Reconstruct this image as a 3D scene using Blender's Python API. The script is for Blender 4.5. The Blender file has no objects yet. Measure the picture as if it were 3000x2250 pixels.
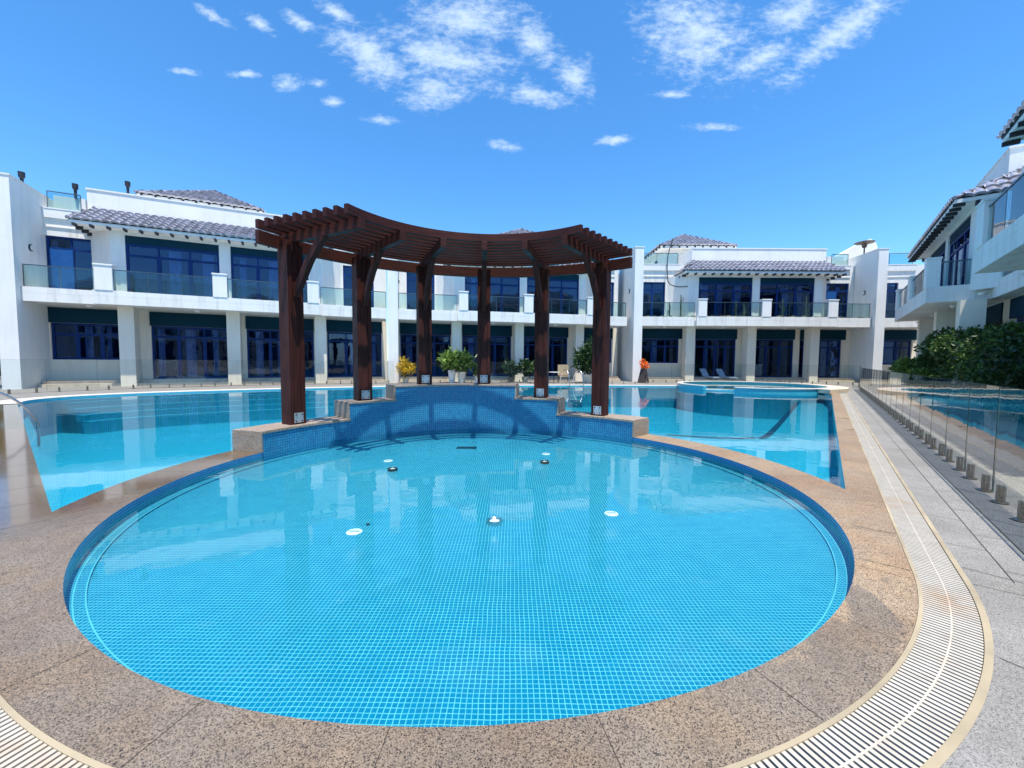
import bpy, math, random
from math import radians, sin, cos, pi, sqrt, atan2
from mathutils import Vector, Matrix
from mathutils.geometry import delaunay_2d_cdt

scene = bpy.context.scene
COL = scene.collection
rng = random.Random(7)

# ------------------------------------------------------------------ camera
cam_d = bpy.data.cameras.new("camera")
cam = bpy.data.objects.new("camera", cam_d)
COL.objects.link(cam)
cam_d.sensor_width = 36.0
cam_d.lens = 36.0 * 1190 / 3000
cam_d.clip_start = 0.02
cam_d.clip_end = 3000
cam.matrix_world = Matrix.Translation((0, 0, 1.5)) @ Matrix.Rotation(radians(90 - 3.27), 4, 'X') @ Matrix.Rotation(radians(0.4), 4, 'Z')
scene.camera = cam
scene.view_settings.view_transform = 'Standard'
scene.view_settings.look = 'None'
scene.view_settings.exposure = 0.54
scene.view_settings.gamma = 1.0
scene.cycles.use_denoising = True
scene.cycles.max_bounces = 10
scene.cycles.transparent_max_bounces = 24
scene.cycles.glossy_bounces = 4
scene.cycles.sample_clamp_indirect = 6

# ------------------------------------------------------------------ sun + sky
SUN = Vector((0.082, -0.267, 1.0)).normalized()
sun_d = bpy.data.lights.new("sun", 'SUN')
sun_d.energy = 4.9
sun_d.angle = radians(0.53)
sun_d.color = (1.0, 0.94, 0.85)
sun = bpy.data.objects.new("sun", sun_d)
COL.objects.link(sun)
sun.location = (0, 0, 30)
sun.rotation_euler = SUN.to_track_quat('Z', 'Y').to_euler()

world = bpy.data.worlds.new("World")
scene.world = world
world.use_nodes = True
wt = world.node_tree
wt.nodes.clear()
def wn(t, **k):
    n = wt.nodes.new(t)
    for a, b in k.items():
        setattr(n, a, b)
    return n
wl = wt.links.new
w_out = wn('ShaderNodeOutputWorld'); w_bg = wn('ShaderNodeBackground')
w_bg.inputs['Strength'].default_value = 0.10
sky = wn('ShaderNodeTexSky', sky_type='NISHITA', sun_disc=False)
sky.sun_elevation = math.asin(SUN.z)
sky.sun_rotation = atan2(SUN.x, SUN.y)
sky.air_density = 1.0; sky.dust_density = 0.4; sky.ozone_density = 2.5
hs = wn('ShaderNodeHueSaturation')
hs.inputs['Saturation'].default_value = 1.22
hs.inputs['Value'].default_value = 1.5
hs.inputs['Hue'].default_value = 0.490
tint = wn('ShaderNodeMixRGB', blend_type='MULTIPLY'); tint.inputs[0].default_value = 1.0
tint.inputs[2].default_value = (0.76, 0.98, 1.22, 1)      # clear, deep blue desert air
wl(sky.outputs[0], hs.inputs['Color']); wl(hs.outputs[0], tint.inputs[1])
tc = wn('ShaderNodeTexCoord'); sep = wn('ShaderNodeSeparateXYZ')
wl(tc.outputs['Generated'], sep.inputs[0])
def wm(op, a, b=None, c=None, clamp=False):
    n = wn('ShaderNodeMath', operation=op, use_clamp=clamp)
    for i, v in enumerate((a, b, c)):
        if v is None: continue
        if isinstance(v, (int, float)): n.inputs[i].default_value = v
        else: wl(v, n.inputs[i])
    return n.outputs[0]
ymax = wm('MAXIMUM', sep.outputs[1], 0.03)
cu = wm('DIVIDE', sep.outputs[0], ymax); cw = wm('DIVIDE', sep.outputs[2], ymax)
cxy = wn('ShaderNodeCombineXYZ'); wl(cu, cxy.inputs[0]); wl(cw, cxy.inputs[1])
# direction of each cloud bank: east/forward, up/forward, half-width, half-height, tilt
BANKS = [(-0.339,0.716,0.15,0.06,35),(-0.165,0.712,0.20,0.075,12),(-0.187,0.638,0.10,0.05,0),(0.043,0.629,0.15,0.035,8),
 (-0.11,0.801,0.17,0.075,0),(0.053,0.745,0.08,0.05,30),(0.142,0.672,0.065,0.05,45),(0.423,0.773,0.15,0.125,20),(0.578,0.712,0.11,0.045,-20),
 (0.781,0.786,0.24,0.045,-38),(0.66,0.816,0.11,0.05,-20),(-0.707,0.802,0.07,0.02,30),(-0.599,0.787,0.07,0.024,30),(-0.501,0.788,0.07,0.025,30),
 (-0.537,0.652,0.055,0.028,0),(-0.308,0.569,0.07,0.018,5),(-0.016,0.51,0.065,0.021,8),(0.238,0.527,0.07,0.018,-5),(-0.429,0.61,0.04,0.018,0),
 (-0.777,0.676,0.055,0.012,8),(0.474,0.558,0.09,0.016,0),(0.373,0.632,0.06,0.016,0),(-0.635,0.672,0.06,0.014,0),(-0.461,0.652,0.035,0.018,0),(-0.414,0.809,0.09,0.03,30)]
acc = None
for (bu, bw, ru, rw, rot) in BANKS:
    mp = wn('ShaderNodeMapping', vector_type='TEXTURE')
    mp.inputs['Location'].default_value = (bu, bw, 0)
    mp.inputs['Rotation'].default_value = (0, 0, radians(-rot))
    mp.inputs['Scale'].default_value = (ru * (1.45 if rw > 0.042 else 1.15), rw * (1.5 if rw > 0.042 else 1.1), 1)
    gr = wn('ShaderNodeTexGradient', gradient_type='SPHERICAL')
    wl(cxy.outputs[0], mp.inputs[0]); wl(mp.outputs[0], gr.inputs[0])
    acc = gr.outputs['Fac'] if acc is None else wm('MAXIMUM', acc, gr.outputs['Fac'])
nz = wn('ShaderNodeTexNoise'); nz.inputs['Scale'].default_value = 19; nz.inputs['Detail'].default_value = 12
nz.inputs['Roughness'].default_value = 0.68; nz.inputs['Distortion'].default_value = 0.25
mpn = wn('ShaderNodeMapping'); mpn.inputs['Scale'].default_value = (0.75, 1.35, 1); mpn.inputs['Rotation'].default_value = (0, 0, radians(12))
wl(cxy.outputs[0], mpn.inputs[0]); wl(mpn.outputs[0], nz.inputs['Vector'])
dens = wm('ADD', wm('MULTIPLY', acc, 1.25), wm('MULTIPLY', wm('SUBTRACT', nz.outputs[0], 0.5), 2.0))
nz2 = wn('ShaderNodeTexNoise'); nz2.inputs['Scale'].default_value = 62; nz2.inputs['Detail'].default_value = 6; nz2.inputs['Roughness'].default_value = 0.6
wl(mpn.outputs[0], nz2.inputs['Vector'])
dens = wm('ADD', dens, wm('MULTIPLY', wm('SUBTRACT', nz2.outputs[0], 0.55), 1.15))
mr = wn('ShaderNodeMapRange', interpolation_type='SMOOTHSTEP')
mr.inputs['From Min'].default_value = 0.26; mr.inputs['From Max'].default_value = 1.45
wl(dens, mr.inputs['Value'])
gate = wm('MULTIPLY', mr.outputs[0], wm('MINIMUM', wm('MULTIPLY', acc, 4.0), 1.0))
fac = wm('MULTIPLY', gate, 0.82, clamp=True)
cmix = wn('ShaderNodeMixRGB'); cmix.inputs[2].default_value = (5.6, 6.9, 8.1, 1)
wl(fac, cmix.inputs[0]); wl(tint.outputs[0], cmix.inputs[1])
wl(cmix.outputs[0], w_bg.inputs[0]); wl(w_bg.outputs[0], w_out.inputs[0])

# ------------------------------------------------------------------ materials
class NT:
    def __init__(self, name):
        self.m = bpy.data.materials.new(name); self.m.use_nodes = True
        self.t = self.m.node_tree; self.t.nodes.clear()
        self.out = self.n('ShaderNodeOutputMaterial')
    def n(self, t, **k):
        x = self.t.nodes.new(t)
        for a, b in k.items(): setattr(x, a, b)
        return x
    def l(self, a, b): self.t.links.new(a, b)
    def inp(self, node, key, v):
        if hasattr(v, 'is_output') or hasattr(v, 'links'): self.l(v, node.inputs[key])
        else: node.inputs[key].default_value = v
    def math(self, op, a, b=0.0, c=None, clamp=False):
        x = self.n('ShaderNodeMath', operation=op, use_clamp=clamp)
        self.inp(x, 0, a); self.inp(x, 1, b)
        if c is not None: self.inp(x, 2, c)
        return x.outputs[0]
    def coord(self, kind='Object', scale=None, rot=None):
        c = self.n('ShaderNodeTexCoord').outputs[kind]
        if scale is not None or rot is not None:
            m = self.n('ShaderNodeMapping')
            if scale is not None: m.inputs['Scale'].default_value = scale
            if rot is not None: m.inputs['Rotation'].default_value = rot
            self.l(c, m.inputs[0]); c = m.outputs[0]
        return c
    def noise(self, scale, detail=4, rough=0.55, vec=None, dist=0.0):
        x = self.n('ShaderNodeTexNoise')
        x.inputs['Scale'].default_value = scale; x.inputs['Detail'].default_value = detail
        x.inputs['Roughness'].default_value = rough; x.inputs['Distortion'].default_value = dist
        if vec is not None: self.l(vec, x.inputs['Vector'])
        return x.outputs[0]
    def ramp(self, fac, stops):
        x = self.n('ShaderNodeValToRGB')
        el = x.color_ramp.elements
        while len(el) < len(stops): el.new(0.5)
        for e, (p, c) in zip(el, stops):
            e.position = p; e.color = (*c, 1)
        self.l(fac, x.inputs[0]); return x.outputs[0]
    def rng_(self, v, a, b, c=0.0, d=1.0):
        x = self.n('ShaderNodeMapRange'); x.clamp = True
        self.l(v, x.inputs['Value'])
        for k, q in zip(('From Min', 'From Max', 'To Min', 'To Max'), (a, b, c, d)): x.inputs[k].default_value = q
        return x.outputs[0]
    def mix(self, f, a, b, mode='MIX'):
        x = self.n('ShaderNodeMixRGB', blend_type=mode)
        self.inp(x, 0, f)
        for i, v in ((1, a), (2, b)):
            if isinstance(v, tuple): x.inputs[i].default_value = (*v, 1)
            else: self.l(v, x.inputs[i])
        return x.outputs[0]
    def bump(self, h, strength=0.3, dist=0.01):
        x = self.n('ShaderNodeBump'); x.inputs['Strength'].default_value = strength; x.inputs['Distance'].default_value = dist
        self.l(h, x.inputs['Height']); return x.outputs[0]
    def principled(self, color, rough=0.6, metal=0.0, normal=None, spec=0.5, coat=0.0):
        p = self.n('ShaderNodeBsdfPrincipled')
        if isinstance(color, tuple): p.inputs['Base Color'].default_value = (*color, 1)
        else: self.l(color, p.inputs['Base Color'])
        self.inp(p, 'Roughness', rough); p.inputs['Metallic'].default_value = metal
        p.inputs['Specular IOR Level'].default_value = spec
        p.inputs['Coat Weight'].default_value = coat
        if normal is not None: self.l(normal, p.inputs['Normal'])
        self.l(p.outputs[0], self.out.inputs[0]); return p

def mat_simple(name, c, rough=0.6, metal=0.0, var=0.12, scale=6, bump=0.0, spec=0.5, coat=0.0):
    t = NT(name); co = t.coord()
    n = t.noise(scale, 5, 0.6, co)
    d = tuple(x * (1 - var) for x in c); e = tuple(min(1, x * (1 + var * 0.6)) for x in c)
    col = t.ramp(n, [(0.3, d), (0.7, e)])
    nm = t.bump(t.noise(scale * 12, 4, 0.6, co), bump, 0.01) if bump else None
    t.principled(col, rough, metal, nm, spec, coat); return t.m

def mat_stucco(name, c, stain=0.5):
    t = NT(name); co = t.coord()
    big = t.noise(0.5, 5, 0.6, co)
    streak = t.noise(1.0, 6, 0.65, t.coord(scale=(3.2, 3.2, 0.35)))
    fine = t.noise(45, 3, 0.6, co)
    s = t.rng_(streak, 0.50, 0.78, 0, stain)
    base = t.ramp(big, [(0.3, tuple(x * 0.90 for x in c)), (0.7, c)])
    col = t.mix(s, base, (c[0] * 0.56, c[1] * 0.53, c[2] * 0.46))
    col = t.mix(t.rng_(fine, 0.3, 0.7, 0, 0.10), col, (0.35, 0.33, 0.3))
    h = t.math('ADD', fine, t.math('MULTIPLY', t.noise(160, 2, 0.5, co), 0.5))
    t.principled(col, 0.85, 0, t.bump(h, 0.5, 0.006)); return t.m

def mat_mosaic(name, tile, dark, grout, size=0.028, gw=0.12, vary=0.35):
    t = NT(name)
    uv = t.n('ShaderNodeUVMap'); uv.uv_map = 'UVMap'
    co = t.coord()
    # slightly uneven rows of mosaic sheets
    wob = t.n('ShaderNodeTexNoise'); wob.inputs['Scale'].default_value = 3.5; wob.inputs['Detail'].default_value = 3
    t.l(uv.outputs[0], wob.inputs['Vector'])
    va = t.n('ShaderNodeVectorMath', operation='SUBTRACT'); t.l(wob.outputs['Color'], va.inputs[0]); va.inputs[1].default_value = (.5, .5, .5)
    vs = t.n('ShaderNodeVectorMath', operation='SCALE'); t.l(va.outputs[0], vs.inputs[0]); vs.inputs['Scale'].default_value = 0.02
    vb = t.n('ShaderNodeVectorMath', operation='ADD'); t.l(uv.outputs[0], vb.inputs[0]); t.l(vs.outputs[0], vb.inputs[1])
    sc = t.n('ShaderNodeVectorMath', operation='SCALE'); t.l(vb.outputs[0], sc.inputs[0]); sc.inputs['Scale'].default_value = 1.0 / size
    sp = t.n('ShaderNodeSeparateXYZ'); t.l(sc.outputs[0], sp.inputs[0])
    def line(o):
        f = t.math('FRACT', o)
        d = t.math('ABSOLUTE', t.math('SUBTRACT', f, 0.5))
        return t.rng_(d, 0.5 - gw * 0.5 - 0.02, 0.5 - gw * 0.5 + 0.02)
    g = t.math('MAXIMUM', line(sp.outputs[0]), line(sp.outputs[1]))
    fl = t.n('ShaderNodeVectorMath', operation='FLOOR'); t.l(sc.outputs[0], fl.inputs[0])
    wnz = t.n('ShaderNodeTexWhiteNoise'); wnz.noise_dimensions = '3D'; t.l(fl.outputs[0], wnz.inputs['Vector'])
    vv = t.math('MULTIPLY', wnz.outputs['Value'], vary)
    big = t.rng_(t.noise(1.3, 4, 0.6, co), 0.35, 0.7, 0, 0.25)
    base = t.mix(t.math('ADD', vv, big, clamp=True), tile, dark)
    col = t.mix(t.math('MULTIPLY', g, t.rng_(t.noise(6, 3, 0.6, co), 0.25, 0.6, 0.6, 1.0)), base, grout)
    t.principled(col, t.rng_(g, 0, 1, 0.18, 0.7), 0, t.bump(t.math('SUBTRACT', 1.0, g), 0.25, 0.002)); return t.m

def mat_granite(name, light, mid, dark, wet=None, speck=190, rough=0.55, stain=(0.3, 0.2, 0.1), stain_amt=0.35):
    t = NT(name); co = t.coord()
    v = t.n('ShaderNodeTexVoronoi'); v.inputs['Scale'].default_value = speck; t.l(co, v.inputs['Vector'])
    rv = t.n('ShaderNodeSeparateColor'); t.l(v.outputs['Color'], rv.inputs[0])
    n2 = t.noise(speck * 0.45, 4, 0.7, co)
    f = t.math('ADD', t.math('MULTIPLY', rv.outputs[0], 0.62), t.math('MULTIPLY', n2, 0.4))
    col = t.ramp(f, [(0.22, dark), (0.36, mid), (0.6, light), (0.9, tuple(min(1, x * 1.25) for x in light))])
    big = t.noise(0.9, 6, 0.62, co, 0.6)
    col = t.mix(t.rng_(big, 0.42, 0.72, 0, stain_amt), col, stain, 'MULTIPLY')
    if wet is not None: col = t.mix(t.rng_(t.noise(1.9, 5, 0.6, co, 0.4), 0.45, 0.66, 0, 0.5), col, t.mix(1.0, col, (1.16, 0.98, 0.72), 'MULTIPLY'))
    med = t.noise(7, 4, 0.6, co)
    col = t.mix(t.rng_(med, 0.3, 0.75, 0.0, 0.30), col, tuple(x * 0.6 for x in mid))
    r = rough
    bs = 0.45
    if wet is not None:
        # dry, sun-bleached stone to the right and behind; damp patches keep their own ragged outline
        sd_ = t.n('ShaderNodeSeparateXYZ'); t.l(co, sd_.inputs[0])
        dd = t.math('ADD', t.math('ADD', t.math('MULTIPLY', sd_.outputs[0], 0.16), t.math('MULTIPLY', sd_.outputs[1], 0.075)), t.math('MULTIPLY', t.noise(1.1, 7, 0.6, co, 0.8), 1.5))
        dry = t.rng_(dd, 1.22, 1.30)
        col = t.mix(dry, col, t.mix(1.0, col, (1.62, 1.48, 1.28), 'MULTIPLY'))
        # every coping slab has its own tone
        sx_ = t.n('ShaderNodeSeparateXYZ'); t.l(co, sx_.inputs[0])
        an = t.math('ARCTAN2', t.math('SUBTRACT', sx_.outputs[1], 5.39), t.math('SUBTRACT', sx_.outputs[0], -0.36))
        cell = t.math('FLOOR', t.math('DIVIDE', t.math('ADD', an, 10.0), radians(13)))
        wz = t.n('ShaderNodeTexWhiteNoise'); wz.noise_dimensions = '1D'; t.l(cell, wz.inputs['W'])
        col = t.mix(t.rng_(wz.outputs['Value'], 0, 1, 0, 0.5), col, t.mix(1.0, col, (0.74, 0.72, 0.72), 'MULTIPLY'))
    if wet is not None:
        # shallow film of water lying on the stone: darker and mirror-smooth
        wn_ = t.noise(wet[0], 5, 0.6, co, 1.0)
        sepx = t.n('ShaderNodeSeparateXYZ'); t.l(co, sepx.inputs[0])
        side = t.rng_(t.math('ADD', t.math('MULTIPLY', sepx.outputs[0], -1.0), t.math('MULTIPLY', sepx.outputs[1], 0.30)), wet[2], wet[3])
        wf = t.math('ADD', t.rng_(wn_, wet[1], wet[1] + 0.03), side, clamp=True)
        col = t.mix(wf, col, t.mix(1.0, col, (0.72, 0.61, 0.47), 'MULTIPLY'))
        r = t.rng_(wf, 0, 1, rough, 0.05)
    h = t.math('ADD', f, t.math('MULTIPLY', t.noise(speck * 1.6, 2, 0.5, co), 0.6))
    if wet is not None: h = t.math('MULTIPLY', h, t.rng_(wf, 0, 1, 1.0, 0.06))
    t.principled(col, r, 0, t.bump(h, bs, 0.002)); return t.m

def mat_water(name, tint, ripple=0.02, scale=2.2, ior=1.33):
    t = NT(name); co = t.coord()
    h = t.math('ADD', t.noise(scale, 3, 0.5, co), t.math('MULTIPLY', t.noise(scale * 4.5, 2, 0.5, co), 0.22))
    nm = t.bump(h, 1.0, ripple)
    fr = t.n('ShaderNodeFresnel'); fr.inputs['IOR'].default_value = ior; t.l(nm, fr.inputs['Normal'])
    tr = t.n('ShaderNodeBsdfTransparent'); tr.inputs[0].default_value = (*tint, 1)
    gl = t.n('ShaderNodeBsdfGlossy'); gl.inputs['Roughness'].default_value = 0.02; gl.inputs['Color'].default_value = (1, 1, 1, 1); t.l(nm, gl.inputs['Normal'])
    mx = t.n('ShaderNodeMixShader'); t.l(fr.outputs[0], mx.inputs[0]); t.l(tr.outputs[0], mx.inputs[1]); t.l(gl.outputs[0], mx.inputs[2])
    t.l(mx.outputs[0], t.out.inputs[0]); return t.m

def mat_glass(name, tint, ior=1.6, body=None, rough=0.0, tintgl=(1, 1, 1)):
    t = NT(name); co = t.coord()
    nm = t.bump(t.noise(1.4, 2, 0.5, co), 1.0, 0.004)
    fr = t.n('ShaderNodeFresnel'); fr.inputs['IOR'].default_value = ior; t.l(nm, fr.inputs['Normal'])
    tr = t.n('ShaderNodeBsdfTransparent'); tr.inputs[0].default_value = (*tint, 1)
    gl = t.n('ShaderNodeBsdfGlossy'); gl.inputs['Roughness'].default_value = rough; gl.inputs['Color'].default_value = (*tintgl, 1); t.l(nm, gl.inputs['Normal'])
    base = tr
    if body:
        df = t.n('ShaderNodeBsdfDiffuse'); df.inputs[0].default_value = (*body[0], 1)
        m2 = t.n('ShaderNodeMixShader'); m2.inputs[0].default_value = body[1]
        t.l(tr.outputs[0], m2.inputs[1]); t.l(df.outputs[0], m2.inputs[2]); base = m2
    mx = t.n('ShaderNodeMixShader'); t.l(fr.outputs[0], mx.inputs[0]); t.l(base.outputs[0], mx.inputs[1]); t.l(gl.outputs[0], mx.inputs[2])
    t.l(mx.outputs[0], t.out.inputs[0]); return t.m

def mat_wood(name, c1, c2):
    t = NT(name); uv = t.n('ShaderNodeUVMap'); uv.uv_map = 'UVMap'
    m = t.n('ShaderNodeMapping'); m.inputs['Scale'].default_value = (1.2, 26, 1); t.l(uv.outputs[0], m.inputs[0])
    n = t.noise(1.6, 6, 0.65, m.outputs[0], 0.6)
    n2 = t.noise(2.2, 4, 0.6, t.coord())
    col = t.ramp(n, [(0.3, c1), (0.68, c2)])
    col = t.mix(t.rng_(n2, 0.4, 0.75, 0, 0.55), col, tuple(x * 0.55 for x in c1))
    t.principled(col, t.rng_(n2, 0.3, 0.7, 0.5, 0.7), 0, t.bump(n, 0.35, 0.004), 0.25); return t.m

def mat_rust(name, c):
    t = NT(name); co = t.coord()
    n = t.noise(1.3, 5, 0.65, co); n2 = t.noise(9, 4, 0.6, co)
    col = t.ramp(n2, [(0.3, tuple(x * .8 for x in c)), (0.7, c)])
    col = t.mix(t.rng_(n, 0.56, 0.74, 0, 0.65), col, (0.42, 0.22, 0.07))
    t.principled(col, 0.55); return t.m

def mat_leaf(name, a, b, rough=0.45):
    t = NT(name); g = t.n('ShaderNodeNewGeometry')
    f = g.outputs['Random Per Island']
    col = t.ramp(f, [(0.0, a), (0.75, b), (1.0, tuple(min(1, x * 1.5) for x in b))])
    p = t.principled(col, rough, 0, None, 0.5)
    tl = t.n('ShaderNodeBsdfTranslucent'); t.l(col, tl.inputs[0])
    mx = t.n('ShaderNodeMixShader'); mx.inputs[0].default_value = 0.25
    t.l(p.outputs[0], mx.inputs[1]); t.l(tl.outputs[0], mx.inputs[2]); t.l(mx.outputs[0], t.out.inputs[0]); return t.m

M = dict(
 white=mat_stucco('white_stucco', (0.86, 0.835, 0.775), 0.8),
 white2=mat_stucco('clean_white_render', (0.87, 0.85, 0.80), 0.32),
 cream=mat_stucco('bounce_warmed_stucco', (0.88, 0.79, 0.64), 0.3),  # white stucco; warm light bounced from the stone put into its colour
 teal=mat_simple('teal_panel', (0.001, 0.034, 0.060), 0.7, spec=0.15),
 blue=mat_simple('blue_window_frame', (0.002, 0.028, 0.14), 0.5, var=0.2, spec=0.2),
 blue2=mat_simple('bright_blue_door_panel', (0.01, 0.09, 0.30), 0.3, var=0.2),
 pane=mat_glass('window_glass', (0.72, 0.82, 0.98), 1.62, ((0.002, 0.008, 0.03), 0.15), tintgl=(0.5, 0.7, 1.0)),
 curtain=mat_simple('pale_curtain', (0.55, 0.6, 0.68), 0.9, var=0.3, scale=3),
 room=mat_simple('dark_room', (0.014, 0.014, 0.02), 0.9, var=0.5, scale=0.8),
 rail=mat_simple('grey_metal_rail', (0.10, 0.14, 0.16), 0.35, 0.7),
 steel=mat_simple('stainless_steel', (0.62, 0.60, 0.57), 0.22, 1.0, var=0.15, scale=20),
 bolt=mat_simple('dark_bolt', (0.05, 0.045, 0.04), 0.4, 0.8),
 plate=mat_simple('brushed_plate', (0.55, 0.56, 0.57), 0.4, 0.6, var=0.2, scale=25),
 railglass=mat_glass('balcony_glass', (0.74, 0.87, 0.87), 1.4),
 clear=mat_glass('clear_glass', (0.985, 0.99, 0.985), 1.0001),
 fglass=mat_glass('fence_glass', (0.90, 0.955, 0.945), 1.55),
 edge=mat_simple('glass_edge', (0.02, 0.05, 0.045), 0.2),
 rooftile=mat_simple('glazed_roof_tile', (0.34, 0.325, 0.365), 0.3, var=0.7, scale=5, spec=0.9, coat=0.8),
 bracket=mat_simple('dark_bracket', (0.02, 0.02, 0.025), 0.6),
 step=mat_simple('stone_step', (0.60, 0.50, 0.38), 0.7, var=0.2, scale=3, bump=0.2),
 wood=mat_wood('red_brown_timber', (0.022, 0.005, 0.0035), (0.085, 0.019, 0.012)),
 tile=mat_mosaic('sky_blue_mosaic', (0.001, 0.172, 0.295), (0.001, 0.13, 0.245), (0.11, 0.44, 0.45), 0.030, 0.15, 0.5),
 tiledk=mat_mosaic('darkened_blue_mosaic', (0.004, 0.15, 0.36), (0.003, 0.10, 0.27), (0.10, 0.30, 0.45), 0.030, 0.15, 0.6),  # darker mosaic; on the round pool wall it paints the shadow band
 tilewall=mat_mosaic('raised_wall_mosaic', (0.030, 0.29, 0.47), (0.014, 0.19, 0.36), (0.006, 0.06, 0.17), 0.045, 0.24, 0.7),
 tilemain=mat_mosaic('turquoise_mosaic', (0.005, 0.29, 0.40), (0.004, 0.24, 0.35), (0.15, 0.52, 0.58), 0.055, 0.16),
 granite=mat_granite('brown_granite', (0.265, 0.215, 0.16), (0.14, 0.11, 0.08), (0.012, 0.009, 0.008), wet=(0.62, 0.66, 4.9, 5.6), speck=210, stain=(0.72, 0.60, 0.52), stain_amt=0.7),
 granite2=mat_granite('cap_granite', (0.42, 0.34, 0.26), (0.27, 0.21, 0.16), (0.05, 0.04, 0.03), speck=130, stain=(0.7, 0.62, 0.55), stain_amt=0.6),
 greystone=mat_granite('pale_grey_granite', (0.30, 0.285, 0.26), (0.215, 0.205, 0.19), (0.075, 0.07, 0.065), speck=260, stain=(0.62, 0.58, 0.53), stain_amt=0.7, rough=0.8),
 bandstone=mat_granite('band_granite', (0.15, 0.148, 0.145), (0.11, 0.108, 0.107), (0.055, 0.055, 0.055), speck=150, stain=(0.75, 0.75, 0.75), stain_amt=0.6, rough=0.7),
 ground=mat_granite('terrace_paving', (0.25, 0.235, 0.21), (0.19, 0.18, 0.16), (0.11, 0.10, 0.09), speck=60, stain=(0.8, 0.78, 0.74), stain_amt=0.6, rough=0.8),
 joint=mat_simple('joint_line', (0.05, 0.04, 0.03), 0.9),
 whitestone=mat_simple('white_coping_stone', (0.56, 0.53, 0.48), 0.6, var=0.15, scale=4, bump=0.15),
 grate=mat_rust('cream_plastic_grating', (0.53, 0.475, 0.39)),
 spig=mat_simple('weathered_steel', (0.30, 0.27, 0.23), 0.28, 0.9, var=0.3, scale=30),
 gframe=mat_simple('cream_channel_frame', (0.38, 0.31, 0.20), 0.6, var=0.35, scale=1.4),
 channel=mat_simple('dark_channel', (0.03, 0.02, 0.016), 0.9),
 water=mat_water('clear_pool_water', (0.80, 0.97, 1.0), 0.003, 1.3),
 watermain=mat_water('deep_pool_water', (0.52, 0.90, 0.98), 0.004, 0.8, 1.26),
 whiteplastic=mat_simple('white_plastic', (0.78, 0.78, 0.74), 0.4, var=0.1),
 drain=mat_simple('dark_grille', (0.01, 0.02, 0.03), 0.5),
 pot=mat_simple('white_pot', (0.72, 0.73, 0.70), 0.5, var=0.15, scale=5),
 potc=mat_simple('cream_pot', (0.66, 0.62, 0.50), 0.6, var=0.2, scale=5),
 potg=mat_simple('grey_pot', (0.22, 0.22, 0.2), 0.7, var=0.2, scale=5),
 potb=mat_simple('black_planter', (0.045, 0.032, 0.028), 0.6),
 soil=mat_simple('soil', (0.05, 0.035, 0.025), 0.95),
 bark=mat_simple('bark', (0.13, 0.10, 0.07), 0.9, var=0.4, scale=10, bump=0.4),
 leaf=mat_leaf('green_leaf', (0.010, 0.038, 0.008), (0.075, 0.14, 0.025)),
 leafd=mat_leaf('dark_leaf', (0.006, 0.022, 0.005), (0.032, 0.075, 0.016)),
 leafy=mat_leaf('yellow_leaf', (0.25, 0.20, 0.01), (0.65, 0.42, 0.02)),
 leafl=mat_leaf('light_leaf', (0.07, 0.14, 0.02), (0.22, 0.32, 0.06)),
 flower=mat_leaf('orange_flower', (0.75, 0.04, 0.02), (0.85, 0.22, 0.01)),
 cactus=mat_simple('cactus', (0.07, 0.11, 0.06), 0.8, var=0.4, scale=12),
 rock=mat_simple('rock', (0.32, 0.27, 0.2), 0.9, var=0.5, scale=9, bump=0.4),
 tan=mat_simple('tan_board', (0.42, 0.34, 0.22), 0.8),
 sling=mat_simple('pale_blue_sling', (0.35, 0.45, 0.6), 0.8),
 heater=mat_simple('brown_metal', (0.09, 0.065, 0.05), 0.45, 0.4),
)

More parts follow.
